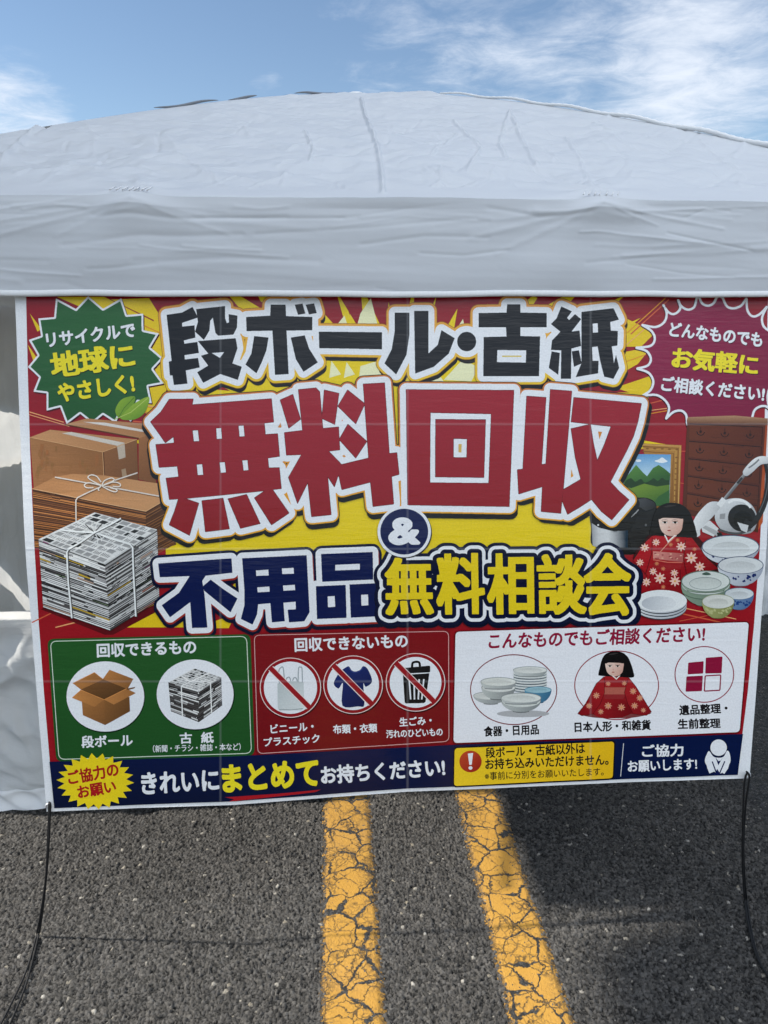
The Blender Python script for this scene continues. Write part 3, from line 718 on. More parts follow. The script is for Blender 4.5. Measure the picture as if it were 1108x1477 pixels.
def glyph_bitmap(text, em, bold, boldy=None, italic=0.):
    _tc.body = text; _tc.resolution_u = 5; _tc.size = 1
    me = bpy.data.meshes.new_from_object(_to); n = len(me.vertices); co = np.zeros(n * 3); me.vertices.foreach_get('co', co); co = co.reshape(-1, 3)[:, :2].copy()
    co[:, 0] += italic * co[:, 1]
    cnt = {}
    for p in me.polygons:
        for e in p.edge_keys: cnt[e] = cnt.get(e, 0) + 1
    E = [e for e, k in cnt.items() if k == 1]; bpy.data.meshes.remove(me)
    mg = int(em * .12) + 4; lo = co.min(0); hi = co.max(0)
    w, h = (np.ceil((hi - lo) * em) + 2 * mg).astype(int); q = np.stack([(co[:, 0] - lo[0]) * em + mg, (hi[1] - co[:, 1]) * em + mg], 1)
    B = fill_edges([(q[a], q[b]) for a, b in E], w, h)
    if boldy is not None:                       # square pen: keeps the corners of the strokes sharp
        kx, ky = max(0, round(bold * em)), max(0, round(boldy * em)); A = B.copy()
        for k in range(1, kx + 1): A[:, k:] |= B[:, :-k]; A[:, :-k] |= B[:, k:]
        B = A.copy()
        for k in range(1, ky + 1): B[k:] |= A[:-k]; B[:-k] |= A[k:]
        return blur(B.astype(float)) - .5
    return bold * em - sdist(B, em * .12 + 2)
def place(G, bl, br, h, lean=0.):               # fit outlines into a box: bottom-left, bottom-right, height
    allp = np.concatenate([l for g in G for l in g]); lo = allp.min(0); hi = allp.max(0); bl, br = np.asarray(bl, float), np.asarray(br, float)
    e = br - bl; up = np.array([e[1], -e[0]]) / np.hypot(*e) * h + lean * e / np.hypot(*e) * h
    return [[bl + ((l[:, :1] - lo[0]) / (hi[0] - lo[0])) * e + ((hi[1] - l[:, 1:]) / (hi[1] - lo[1])) * up for l in g] for g in G]
def shift(G, d): return [[l + np.asarray(d, float) for l in g] for g in G]
def text(part, s, bl, br, h, c, bold=.03, boldy=None, shadow=None, sh_c=(20, 25, 30), italic=0., lean=0.):
    em = max(72, min(150, h * 4.2)); G = place(contours(glyph_bitmap(s, em, bold, boldy, italic), .38), bl, br, h, lean)
    if shadow: part.batch([(g, ink(sh_c)) for g in shift(G, shadow)])
    part.batch([(g, ink(c)) for g in G]); return G
def Zm(x, y, k): return lambda P: np.asarray(P, float) / k + (x, y)
def ell(cx, cy, rx, ry, n=48, a=0.):
    t = np.linspace(0, 2 * math.pi, n, endpoint=False); x, y = rx * np.cos(t), ry * np.sin(t); return np.stack([cx + x * math.cos(a) - y * math.sin(a), cy + x * math.sin(a) + y * math.cos(a)], 1)
def stroke(P, w, closed=False):
    P = np.asarray(P, float); n = len(P); L = []; Q = []
    for i in range(n):
        a = P[(i - 1) % n] if (closed or i) else P[i]; b = P[(i + 1) % n] if (closed or i < n - 1) else P[i]; d = b - a; d = d / max(np.hypot(*d), 1e-9); nn = np.array([-d[1], d[0]]) * w / 2
        L.append(P[i] + nn); Q.append(P[i] - nn)
    return [np.array(L), np.array(Q)] if closed else np.array(L + Q[::-1])
def rrect(q, r, n=6):                           # quad with rounded corners
    q = np.asarray(q, float); out = []
    for i in range(4):
        p, a, b = q[i], q[i - 1], q[(i + 1) % 4]; u = (a - p) / np.hypot(*(a - p)) * r; v = (b - p) / np.hypot(*(b - p)) * r
        for k in range(n + 1): t = k / n; out.append((1 - t) ** 2 * (p + u) + 2 * t * (1 - t) * p + t * t * (p + v))
    return np.array(out)
def grad(p0, c0, p1, c1):
    p0, p1 = np.asarray(p0, float), np.asarray(p1, float); c0, c1 = ink(c0), ink(c1); d = p1 - p0
    return lambda P: c0 + np.clip(((P - p0) @ d) / (d @ d), 0, 1)[:, None] * (c1 - c0)
def bil(q, u, v): q = np.asarray(q, float); return (q[0] * (1 - u) + q[1] * u) * (1 - v) + (q[3] * (1 - u) + q[2] * u) * v
def inner(q, d):                                # quad shrunk by d pixels
    q = np.asarray(q, float); c = q.mean(0); return np.array([p + np.sign(c - p) * d for p in q])
W_, BLK, RED, YEL, NAVY, GRN = (224, 228, 238), (18, 19, 22), (150, 20, 32), (226, 200, 26), (5, 19, 60), (24, 70, 30)
GOLD, ORANGE = (214, 158, 40), (206, 112, 30)

# ------------------------------------------------------------------ banner
def build_banner():
    B = empty('printed_banner', BORG, 'white edged printed vinyl banner with big red and black Japanese lettering hanging below the valance', 'banner')
    bottom = [(64.5, 1171), (200, 1165.5), (340, 1161), (472, 1150.5), (588, 1142), (680, 1138.5), (800, 1133), (900, 1128.5), (1081.5, 1122.5)]
    bx = px2xz(bottom)
    # sheet: a real thin vinyl with a back side
    Pt = Print('vinyl_sheet', B); k = 40
    edge = [(XL, z) for z in np.linspace(ZT, bx[0][1], k)] + [tuple(p) for p in bx[1:-1]] + [(XR, z) for z in np.linspace(bx[-1][1], ZT, k)]
    front = project(np.array([(x, surf(x, z), z) for x, z in edge]))
    Pt.add(front, ink(W_), 0); sheet = Pt.build()
    loopv = np.array([(x, surf(x, z), z) for x, z in edge]) - np.array(BORG); nE = len(loopv)
    me = sheet.data; bm = bmesh.new(); bm.from_mesh(me); bm.verts.ensure_lookup_table()
    ext = bmesh.ops.duplicate(bm, geom=bm.faces[:])['geom']
    fs = [g for g in ext if isinstance(g, bmesh.types.BMFace)]; vs = {v for f in fs for v in f.verts}
    for v in vs: v.co.y += .0016
    bmesh.ops.reverse_faces(bm, faces=fs)
    a = [bm.verts.new(v + np.array([0, .00002, 0])) for v in loopv]; b = [bm.verts.new(v + np.array([0, .0016, 0])) for v in loopv]
    lay = bm.verts.layers.float_color['Col']
    for v in a + b: v[lay] = (*ink(W_), 1)
    for i in range(nE): j = (i + 1) % nE; bm.faces.new((a[i], a[j], b[j], b[i]))
    bm.to_mesh(me); bm.free(); me.update()
    # background print: red field, yellow burst
    xs = [(.045, 0)]
    TLr, TRr = (38, 405), (1106, 405)
    lx = lambda y: np.interp(y, [405, 552, 654, 754, 900, 1000, 1100, 1166], [37, 40.5, 43.5, 48, 56, 63.5, 72, 78.5])
    rx = lambda y: np.interp(y, [405, 700, 800, 900, 1000, 1060, 1117], [1109, 1100.5, 1095.5, 1088, 1078.5, 1071, 1063.5])
    ys = [405, 480, 552, 654, 754, 830, 900]
    bg = Print('red_burst_background', B)
    low = np.array([(lx(1110), 1110), (rx(1075), 1075)])
    bg.add([(lx(y), y) for y in ys + [1000, 1100]] + [(rx(y), y) for y in [1070, 1000] + ys[::-1]], grad((100, 420), (140, 24, 38), (100, 900), RED))
    cen = np.array([575., 640.]); items = []; pts = []
    n = 46
    for i in range(n):
        a = 2 * math.pi * (i + .25 * rng.random()) / n; ca, sa = math.cos(a), math.sin(a)
        far = (rng.uniform(330, 420) if abs(ca) > .5 else rng.uniform(235, 330)); near = far * rng.uniform(.62, .8) if abs(ca) > .5 else rng.uniform(140, 190)
        pts.append(cen + (ca * far * 1.0, sa * far * .86)); a2 = a + math.pi / n; pts.append(cen + (math.cos(a2) * near, math.sin(a2) * near * .86))
    pts = np.array(pts); yb = 906
    pts[:, 1] = np.clip(pts[:, 1], 408, 905); pts[:, 0] = np.clip(pts[:, 0], 48, 960)
    bg.add(pts, ink(YEL))
    for P in ([(82, 428), (150, 428), (245, 475), (240, 520), (180, 470)], [(160, 432), (215, 430), (240, 470)], [(43, 452), (60, 475), (54, 478)], [(40, 497), (56, 520), (48, 520)], [(222, 452), (250, 470), (250, 540), (228, 560), (222, 520)], [(205, 565), (245, 545), (232, 590), (212, 600)],
              [(895, 455), (945, 480), (925, 500), (890, 500)], [(890, 510), (940, 500), (920, 525), (885, 545)], [(885, 560), (945, 540), (935, 575), (890, 560)], [(880, 575), (925, 575), (890, 585)],
              [(150, 905), (222, 868), (260, 905)], [(205, 905), (246, 882), (300, 905)], [(282, 906), (340, 885), (330, 906)]): bg.add(P, ink((222, 192, 30)))
    red = [[(258, 426), (330, 426), (352, 452)], [(345, 426), (372, 426), (382, 448)], [(468, 426), (484, 426), (478, 446)], [(494, 426), (508, 426), (505, 455)], [(530, 426), (552, 426), (548, 455)], [(600, 426), (622, 426), (612, 440)], [(640, 426), (668, 426), (650, 458)], [(690, 426), (712, 426), (705, 440)], [(770, 426), (806, 426), (790, 440)], [(835, 426), (870, 426), (835, 445)], [(565, 426), (585, 426), (570, 445)]]
    bg.batch([([np.array(p, float)], ink((140, 24, 36))) for p in red])
    cream = [[(520, 452), (535, 430), (545, 470), (515, 470)], [(485, 470), (497, 455), (502, 472)], [(478, 520), (492, 540), (475, 545)], [(500, 522), (512, 540), (496, 545)], [(520, 528), (548, 520), (552, 545), (518, 545)], [(640, 548), (668, 518), (690, 530), (680, 550)], [(615, 550), (630, 535), (640, 550)], [(655, 480), (668, 460), (672, 480)], [(548, 535), (556, 520), (560, 545)]]
    bg.batch([([np.array(p, float)], ink((236, 230, 190))) for p in cream])
    bg.add([(238, 760), (250, 735), (560, 720), (870, 742), (868, 800), (520, 812), (240, 815)], ink(YEL))
    st = []
    for i in range(46):
        a = rng.uniform(0, 2 * math.pi); r0 = rng.uniform(330, 470); L = rng.uniform(25, 110); d = np.array([math.cos(a), math.sin(a) * .62]); p = cen + d * r0; q = cen + d * (r0 + L)
        if p[1] < 432 or p[1] > 900 or q[1] < 432 or q[1] > 903 or not 48 < q[0] < 1085 or not 48 < p[0] < 1085: continue
        st.append((p, q))
    for p, q in [((46, 898), (120, 862)), ((80, 905), (160, 885)), ((42, 598), (100, 615)), ((42, 594), (92, 609)), ((905, 480), (960, 430)), ((910, 482), (965, 432)), ((903, 498), (935, 470)), ((925, 585), (985, 570)), ((930, 598), (975, 590)), ((925, 872), (1050, 900)), ((945, 868), (1062, 893)), ((980, 896), (1040, 884))] + st:
        bg.add(stroke([p, (np.asarray(p) + q) / 2, q], rng.uniform(.8, 1.9)), ink(rng.choice([(226, 160, 110), (214, 140, 40), (200, 90, 60)])))
    bg.build()

    # ---------------- badges
    z = Zm(30, 420, 5.036); p = Print('green_starburst_badge', B)
    star = [(258, 55), (402, 132), (490, 38), (598, 130), (730, 55), (770, 175), (888, 165), (890, 285), (1000, 308), (940, 410), (1032, 488), (960, 565), (1035, 670), (925, 690), (950, 812), (850, 800), (800, 945), (720, 880), (690, 955), (598, 895), (520, 958), (432, 888), (335, 962), (288, 840), (190, 865), (190, 740), (95, 728), (135, 625), (55, 550), (125, 465), (62, 355), (150, 325), (130, 200), (245, 190)]
    bmp = Bitmap([[z(star)]], 4, 8)
    p.batch([(g, ink((70, 12, 18))) for g in bmp.grow(.6, (1.3, 1.8))]); p.batch([(g, ink(W_)) for g in bmp.grow(0.4)]); p.batch([(g, grad(z((500, 40)), (44, 96, 56), z((500, 950)), (34, 86, 44))) for g in bmp.grow(-2.3)])
    badge = p.build()
    p = Print('badge_lettering', badge)
    text(p, 'リサイクルで', z((192, 410)), z((838, 332)), 108 / 5.036, W_, .035, None, (.7, 1.3), (18, 50, 26))
    text(p, '地球に', z((230, 638)), z((838, 552)), 190 / 5.036, (232, 214, 40), .042, .03, (.9, 1.6), (16, 44, 22))
    text(p, 'やさしく!', z((278, 812)), z((835, 735)), 140 / 5.036, (232, 214, 40), .042, None, (.8, 1.4), (16, 44, 22))
    lf = p.build(); p = Print('leaf_emblem', badge)
    L1 = z(catmull([(710, 918), (688, 862), (735, 785), (830, 766), (805, 850), (750, 905)], 6)); L2 = z(catmull([(725, 922), (785, 850), (850, 800), (932, 768), (918, 850), (875, 908), (800, 936)], 6))
    p.add(L1, grad(z((690, 800)), (134, 168, 52), z((800, 900)), (92, 136, 40))); p.add(z(stroke([(715, 912), (750, 850), (826, 770)], 5)), ink((70, 110, 36)))
    p.add(L2, grad(z((800, 780)), (150, 180, 60), z((880, 930)), (96, 140, 42))); p.add(z(stroke([(680, 932), (800, 880), (926, 774)], 5)), ink((176, 196, 100))); p.build()

    z = Zm(900, 420, 5.327); p = Print('magenta_speech_badge', B)
    def arcs(tips): return np.concatenate([catmull(t, 5, False)[:-1] for t in tips])
    R1 = 1122
    out = arcs([[(290, 85), (328, 160), (312, 235), (245, 275), (142, 260)], [(142, 260), (212, 305), (238, 365), (205, 420), (95, 435)], [(95, 435), (175, 460), (208, 520), (182, 572), (102, 595)], [(102, 595), (188, 625), (226, 690), (205, 760), (145, 803)],
                [(145, 803), (250, 797), (318, 840), (348, 900), (325, 978)], [(325, 978), (380, 928), (440, 917), (478, 950), (486, 1015)]]).tolist() + [(500, 1060), (960, 1060)] + \
          arcs([[(980, 1000), (1000, 920), (1040, 888), (1085, 882), (R1 - 6, 900)], [(R1 - 6, 900), (R1 - 18, 830), (R1 - 14, 780), (R1, 735)], [(R1, 735), (R1, 500), (R1, 320)], [(R1, 310), (1072, 268), (1062, 200), (1098, 120)], [(1098, 120), (1040, 180), (985, 192), (948, 145), (942, 55)], [(942, 55), (900, 112), (840, 132), (790, 115), (758, 50)], [(758, 50), (735, 40), (712, 48)],
                [(712, 48), (690, 92), (648, 112), (602, 95), (578, 48)], [(578, 48), (568, 42), (560, 52)], [(560, 52), (540, 122), (490, 142), (438, 112), (412, 55)], [(412, 55), (434, 130), (390, 175), (340, 160), (290, 85)]]).tolist()
    bmp = Bitmap([[z(out)]], 4, 8)
    p.batch([(g, ink((64, 8, 24))) for g in bmp.grow(2.3, (-.4, 1.0))]); p.batch([(g, ink(W_)) for g in bmp.grow(1.7)]); p.batch([(g, grad(z((300, 400)), (132, 26, 66), z((1000, 900)), (122, 18, 58))) for g in bmp.grow(-1.5)])
    badge = p.build(); p = Print('badge_lettering', badge)
    text(p, 'どんなものでも', z((345, 345)), z((1058, 430)), 112 / 5.327, W_, .035, None, (.6, 1.2), (60, 8, 30))
    text(p, 'お気軽に', z((362, 590)), z((1026, 652)), 165 / 5.327, (232, 214, 40), .042, .03, (.8, 1.5), (60, 8, 30))
    text(p, 'ご相談ください!', z((282, 768)), z((1075, 852)), 122 / 5.327, W_, .035, None, (.6, 1.2), (60, 8, 30)); p.build()

    # ---------------- pictures on the left
    z = Zm(40, 590, 5.036); p = Print('cardboard_box_picture', B); cb = (176, 124, 82)
    p.add(z([(270, 112), (430, 68), (845, 105), (885, 190), (808, 212)]), grad(z((300, 100)), (186, 136, 96), z((850, 200)), (168, 118, 78)))
    p.add(z([(808, 212), (885, 188), (925, 440), (935, 540), (806, 510)]), grad(z((810, 210)), (150, 100, 62), z((900, 500)), (122, 78, 46)))
    p.add(z([(400, 92), (560, 98), (840, 150), (850, 168), (560, 120)]), ink((214, 208, 204)))
    p.add(z(stroke([(270, 112), (560, 165), (808, 212)], 7)), ink((92, 58, 34)))
    p.add(z([(18, 205), (165, 150), (795, 220), (545, 312)]), grad(z((100, 170)), (190, 140, 98), z((700, 260)), (178, 128, 86)))
    p.add(z([(18, 205), (545, 312), (556, 505), (46, 570)]), grad(z((30, 200)), (158, 110, 70), z((560, 500)), (140, 94, 56)))
    p.add(z([(545, 312), (795, 220), (804, 520), (556, 500)]), grad(z((560, 300)), (138, 92, 58), z((800, 500)), (112, 72, 42)))
    p.add(z([(250, 176), (318, 166), (705, 245), (650, 266)]), ink((206, 198, 190)))
    p.add(z([(650, 266), (705, 245), (712, 350), (664, 366)]), ink((186, 172, 158)))
    p.add(z([(682, 440), (712, 430), (722, 490), (690, 500)]), ink((160, 134, 108)))
    for q in ([(18, 205), (545, 312), (795, 220)], [(545, 312), (556, 500)]): p.add(z(stroke(q, 4)), ink((206, 160, 116)))
    p.add(z(stroke([(552, 312), (562, 500)], 4)), ink((70, 42, 24)))
    for k in range(22):
        x, y = rng.uniform(40, 500), rng.uniform(250, 470); p.add(z([(x, y), (x + rng.uniform(10, 26), y + 4), (x + rng.uniform(4, 20), y + rng.uniform(30, 90)), (x - 6, y + 40)]), ink((146 + rng.integers(-8, 8), 98, 58)))
    p.build()
    p = Print('flattened_cardboard_picture', B); items = []
    A0, A1, B0, B1 = map(np.array, ((36., 578.), (858., 742.), (50., 1010.), (858., 1100.)))
    C1, D1 = np.array((985., 668.)), np.array((1080., 985.))
    p.add(z([A0, A1, C1, D1, B1 + (60, -60), B0]), ink((74, 44, 26)))
    for i in range(30):
        f = (i + .15) / 30; a = A0 + (B0 - A0) * f; b = A1 + (B1 - A1) * f; c = C1 + (D1 - C1) * f; hgt = rng.uniform(4, 8); jog = rng.normal(0, 4)
        col = [(176, 110, 58), (150, 92, 48), (196, 128, 70), (120, 72, 38)][rng.integers(0, 4)]
        cuts = [0] + sorted(rng.uniform(.1, .9, 2)) + [1]
        for u, v in zip(cuts[:-1], cuts[1:]):
            jj = rng.normal(0, 3); items.append(([z([a + (b - a) * u + (0, jj), a + (b - a) * v + (0, jj), a + (b - a) * v + (0, jj + hgt), a + (b - a) * u + (0, jj + hgt)])], ink(col)))
        items.append(([z([b + (2, jog), c + (jog, 0), c + (jog, hgt * .8), b + (2, jog + hgt)])], ink(tuple(int(x * .72) for x in col))))
    p.batch(items)
    p.add(z([(34, 578), (200, 492), (330, 470), (560, 482), (950, 540), (985, 668), (860, 742), (600, 692), (340, 640)]), grad(z((60, 560)), (178, 126, 82), z((900, 700)), (192, 142, 98)))
    p.add(z(stroke([(34, 578), (340, 640), (600, 692), (860, 742), (985, 668)], 6)), ink((208, 160, 116)))
    sw = (214, 206, 200)
    for q in ([(200, 494), (400, 530), (540, 558)], [(540, 556), (700, 585), (955, 632)], [(540, 556), (640, 515), (800, 462)], [(540, 560), (440, 605), (365, 642), (352, 662), (357, 1000)]):
        p.add(z(stroke(np.array(q) + (3, 7), 8)), ink((120, 80, 50))); p.add(z(stroke(q, 9)), ink(sw))
    for q in ([(540, 556), (470, 520), (440, 495), (465, 478), (505, 490), (535, 530)], [(540, 556), (450, 535), (415, 550), (430, 570), (480, 570)], [(540, 556), (560, 520), (610, 500), (630, 515), (590, 545)], [(545, 556), (620, 530), (670, 540), (670, 562), (620, 560)], [(545, 560), (600, 590), (640, 600), (650, 585), (600, 570)], [(535, 560), (515, 580), (522, 592)]):
        c = catmull(q, 5, False); p.add(z(stroke(c + (2, 6), 7)), ink((128, 88, 56))); p.add(z(stroke(c, 8)), ink((226, 220, 214)))
    p.build()

    def bundle(part, z, tq, f0, f1, r1, nl, colour):
        tq = [np.array(q, float) for q in tq]; L0, M0, R0 = tq[0], tq[3], tq[2]; L1, M1, R1 = map(np.array, (f0, f1, r1))
        part.add(z([L0, M0, M1, L1]), ink((40, 40, 43))); part.add(z([M0, R0, R1, M1]), ink((34, 34, 37))); items = []
        for i in range(nl):
            g0, g1 = i / nl, (i + .62) / nl; w0 = rng.normal(0, .3) / nl
            for (A, Bq, C, D, dim) in ((L0, M0, M1, L1, 1.), (M0, R0, R1, M1, .88)):
                cuts = np.unique(np.concatenate([[0, 1], rng.uniform(0, 1, rng.integers(2, 5))]))
                for u, v in zip(cuts[:-1], cuts[1:]):
                    c = np.array([(206, 208, 212), (226, 228, 232), (164, 164, 168), (84, 82, 84)][rng.choice(4, p=[.36, .28, .2, .16])])
                    dx = rng.normal(0, 2)
                    if colour and rng.random() < .09: c = np.array([(176, 120, 110), (190, 160, 60), (120, 140, 110), (150, 90, 130), (176, 150, 136), (30, 30, 32)][rng.integers(0, 6)])
                    if not colour and rng.random() < .28: c = np.array((70, 66, 66))
                    q = (A, Bq, C, D); h1 = g0 + (g1 - g0) * rng.uniform(.8, 1.2)
                    items.append(([z([bil(q, u, g0 + w0) , bil(q, v, g0 + w0 * .4), bil(q, v, h1), bil(q, u, h1)])], ink(c * dim)))
        part.batch(items)
        items = []
        for k in range(46 if colour else 12):      # dark gaps between folded papers
            q = (L0, M0, M1, L1) if rng.random() < .55 else (M0, R0, R1, M1); u = rng.uniform(0, .85); v = rng.uniform(.06, .95); du = rng.uniform(.03, .14)
            items.append(([z([bil(q, u, v), bil(q, u + du, v - .004), bil(q, u + du * .9, v + .012), bil(q, u + .02, v + .014)])], ink((26, 26, 28))))
        for it in items: part.batch([it])
        part.add(z(tq), ink((214, 216, 220))); items = []
        rows = 9
        for r_ in range(rows):
            v = .04; 
            while v < .94:
                dv = rng.uniform(.05, .16); u0 = (r_ + .12) / rows; u1 = (r_ + .86) / rows; k = rng.random()
                if k < .34: items.append(([z([bil(tq, u0, v), bil(tq, u1, v), bil(tq, u1, v + dv * .8), bil(tq, u0, v + dv * .8)])], ink((150, 152, 156))))
                elif k < .46 or (r_ > 6 and k < .75): items.append(([z([bil(tq, u0, v), bil(tq, u1, v), bil(tq, u1, v + dv * .8), bil(tq, u0, v + dv * .8)])], ink((44, 45, 48))))
                else:
                    nl_ = max(2, int(dv * 36))
                    for i in range(nl_): vv = v + dv * .85 * i / nl_; items.append(([z([bil(tq, u0, vv), bil(tq, u1 - .03 * rng.random(), vv), bil(tq, u1 - .02, vv + .012), bil(tq, u0, vv + .012)])], ink((110, 112, 116))))
                v += dv
        part.batch(items)
    z = Zm(40, 720, 5.036); p = Print('newspaper_bundle_picture', B)
    p.add(z([(95, 800), (140, 770), (590, 930), (950, 750), (990, 790), (620, 985), (560, 985)]), ink((92, 14, 22)))
    bundle(p, z, [(82, 290), (488, 95), (942, 220), (562, 465)], (116., 788.), (602., 955.), (958., 735.), 36, True)
    c0 = np.array((490, 240.))
    for k in range(16):
        a = k * .3927 + .1; p.add(z(stroke([c0, c0 + (70 * math.cos(a), 45 * math.sin(a)), c0 + (rng.uniform(90, 125) * math.cos(a + .1), rng.uniform(60, 85) * math.sin(a + .1))], 6)), ink((40, 40, 43) if k % 3 == 1 else (222, 224, 228)))
    for q in ([(238, 220), (360, 235), (490, 240), (600, 282), (745, 325), (765, 350), (770, 500), (788, 850)], [(680, 138), (600, 185), (490, 240), (390, 310), (300, 362), (288, 385), (298, 600), (325, 862)]):
        p.add(z(stroke(np.array(q) + (7, 3), 11)), ink((58, 58, 60))); p.add(z(stroke(q, 12)), ink((232, 234, 238)))
    p.build()

    # ---------------- pictures on the right
    z = Zm(850, 590, 4.295); wood = (74, 36, 24); p = Print('wooden_chest_picture', B)
    p.add(z([(1075, 95), (1105, 95), (1075, 700), (1040, 760)]), grad(z((1090, 100)), (150, 62, 26), z((1060, 700)), (176, 78, 30)))
    p.add(z([(606, 84), (1092, 98), (1045, 765), (575, 645)]), grad(z((600, 90)), (92, 44, 26), z((1000, 700)), (74, 30, 17)))
    p.add(z([(604, 70), (610, 50), (900, 40), (1106, 58), (1106, 98), (606, 86)]), grad(z((850, 45)), (168, 128, 98), z((850, 95)), (96, 56, 38)))
    for k in range(5):
        f = k / 5; y0a, y1a = 92 + 108 * k, 112 + 122 * k; x0 = 622 - 4 * k; x1 = 1074 - 8 * k
        p.add(z([(x0, y0a), (x1, y1a), (x1 - 6, y1a + 108), (x0 - 3, y0a + 96)]), grad(z((x0, y0a)), (102, 50, 30), z((x1, y1a + 110)), (84, 38, 22)))
        p.add(z(stroke([(x0, y0a), (x1, y1a)], 5)), ink((36, 16, 12))); p.add(z(stroke([(x1, y1a), (x1 - 6, y1a + 108)], 4)), ink((40, 18, 12)))
        for h in (.15, .48, .83):
            x = x0 + (x1 - x0) * h; y = y0a + 42 + (y1a - y0a + 8) * h
            p.add(z(stroke(catmull([(x - 24, y), (x - 16, y + 18), (x, y + 24), (x + 16, y + 19), (x + 24, y + 4)], 3, False), 5)), ink((34, 16, 12))); p.add(z(ell(x, y + 2, 8, 9, 10)), ink((42, 20, 14))); p.add(z(stroke([(x, y - 28), (x, y)], 3)), ink((44, 22, 15)))
    for k in range(40):
        x, y = rng.uniform(620, 1030), rng.uniform(110, 600); p.add(z(stroke([(x, y), (x + 20, y + 4), (x + rng.uniform(30, 80), y + 9)], 2)), ink((92, 50, 34) if k % 2 else (58, 27, 18)))
    p.build()
    p = Print('framed_painting_picture', B)
    p.add(z([(330, 212), (572, 224), (560, 585), (480, 640), (400, 640)]), grad(z((560, 220)), (176, 128, 62), z((480, 600)), (130, 86, 34)))
    for o, c in ((8, (206, 164, 96)), (20, (110, 70, 28)), (34, (192, 148, 76)), (50, (124, 82, 36))): p.add(z(stroke([(330, 212 + o), (572 - o, 222 + o * 1.05), (560 - o, 590)], 5)), ink(c))
    for k in range(9): p.add(z(ell(540 - k * 1.2, 300 + k * 34, 7, 5, 10)), ink((128, 86, 36))); 
    for k in range(5): p.add(z(ell(360 + k * 46, 244 + k * 1.5, 11, 5, 10)), ink((132, 90, 38)))
    p.add(z([(250, 278), (506, 282), (496, 598), (400, 600), (200, 470)]), grad(z((400, 280)), (92, 152, 206), z((400, 400)), (172, 204, 226)))
    p.add(z(catmull([(405, 322), (430, 312), (452, 300), (475, 316), (485, 324), (450, 334)], 4)), ink((224, 230, 236))); p.add(z(ell(305, 320, 18, 8, 12)), ink((218, 226, 234)))
    p.add(z([(215, 440), (290, 345), (335, 395), (358, 416), (395, 365), (430, 346), (470, 372), (502, 400), (498, 480), (215, 480)]), grad(z((300, 340)), (84, 132, 62), z((350, 470)), (46, 88, 44)))
    p.add(z([(210, 470)] + [tuple(q) for q in catmull([(230, 440), (260, 428), (285, 450), (320, 432), (345, 455), (380, 440), (400, 428), (425, 445), (450, 425), (475, 440), (499, 438)], 3, False)] + [(497, 500), (210, 500)]), ink((36, 62, 34)))
    p.add(z([(205, 475), (260, 490), (340, 462), (420, 480), (498, 468), (496, 598), (400, 600), (320, 560), (210, 490)]), grad(z((350, 460)), (108, 138, 48), z((400, 600)), (52, 96, 40)))
    p.add(z([(385, 600), (430, 540), (497, 500), (495, 600)]), ink((48, 92, 46)))
    p.build()
    p = Print('rice_cooker_picture', B)
    p.add(z(catmull([(10, 640), (120, 610), (250, 560), (340, 548), (405, 575), (418, 640), (400, 740), (330, 880), (200, 900), (150, 860), (20, 845), (12, 740)], 5)), grad(z((100, 600)), (22, 22, 24), z((400, 800)), (14, 14, 15)))
    p.add(z([(290, 560), (345, 550), (402, 577), (415, 610), (350, 630), (300, 600)]), grad(z((300, 560)), (70, 72, 76), z((410, 620)), (30, 31, 34)))
    p.add(z([(270, 880), (240, 780), (300, 660), (410, 620), (414, 690), (380, 800), (330, 880)]), ink((27, 27, 29)))
    p.add(z(ell(350, 718, 7, 8, 10)), ink((90, 92, 96))); p.add(z(stroke([(258, 668), (290, 640), (305, 622)], 8)), ink((150, 152, 156)))
    p.add(z([(14, 705), (60, 735), (130, 752), (210, 755), (240, 750), (238, 858), (160, 858), (60, 862), (20, 845)]), lambda P, z=z: ink((160, 164, 170)) + (ink((226, 229, 234)) - ink((160, 164, 170))) * np.clip(1 - np.abs((P[:, :1] - z((95, 0))[0]) / 16), -.85, 1))
    p.add(z(ell(55, 718, 6, 6, 10)), ink((210, 212, 216)))
    p.build()
    p = Print('vacuum_cleaner_picture', B)
    p.add(z(catmull([(790, 600), (850, 560), (940, 555), (1010, 600), (1040, 680), (1010, 760), (930, 775), (840, 765), (780, 690)], 5)), grad(z((800, 580)), (206, 210, 216), z((900, 770)), (150, 153, 160)))
    p.add(z(ell(945, 675, 88, 84, 30, .5)), ink((26, 26, 29))); p.add(z(ell(950, 685, 58, 55, 24)), ink((12, 12, 13)))
    p.add(z(stroke(catmull([(800, 745), (860, 765), (930, 770), (1000, 745)], 4, False), 14)), ink((70, 72, 76)))
    p.add(z(stroke(catmull([(860, 580), (900, 562), (960, 572), (1000, 610)], 4, False), 16)), ink((222, 225, 230)))
    p.add(z([(808, 650), (842, 645), (838, 680), (806, 682)]), ink((142, 145, 150)))
    p.add(z(stroke(catmull([(1085, 310), (1108, 400), (1095, 540), (1060, 640), (1010, 710), (960, 695)], 5, False), 34)), ink((34, 35, 38)))
    p.add(z(stroke(catmull([(1092, 320), (1112, 400), (1090, 540), (1050, 640)], 5, False), 6)), ink((84, 86, 90)))
    p.add(z([(915, 700), (985, 720), (975, 765), (940, 750)]), ink((196, 199, 205)))
    p.add(z([(690, 720), (745, 690), (800, 740), (770, 790), (700, 760)]), ink((206, 209, 214))); p.add(z([(700, 735), (720, 720), (800, 760), (790, 788)]), ink((164, 167, 172))); p.add(z([(788, 765), (815, 762), (830, 790), (795, 790)]), ink((20, 20, 22)))
    p.add(z(catmull([(645, 690), (730, 585), (800, 575), (815, 600), (760, 670), (690, 740), (685, 780), (655, 785)], 5)), grad(z((650, 650)), (226, 229, 234), z((780, 700)), (176, 180, 186)))
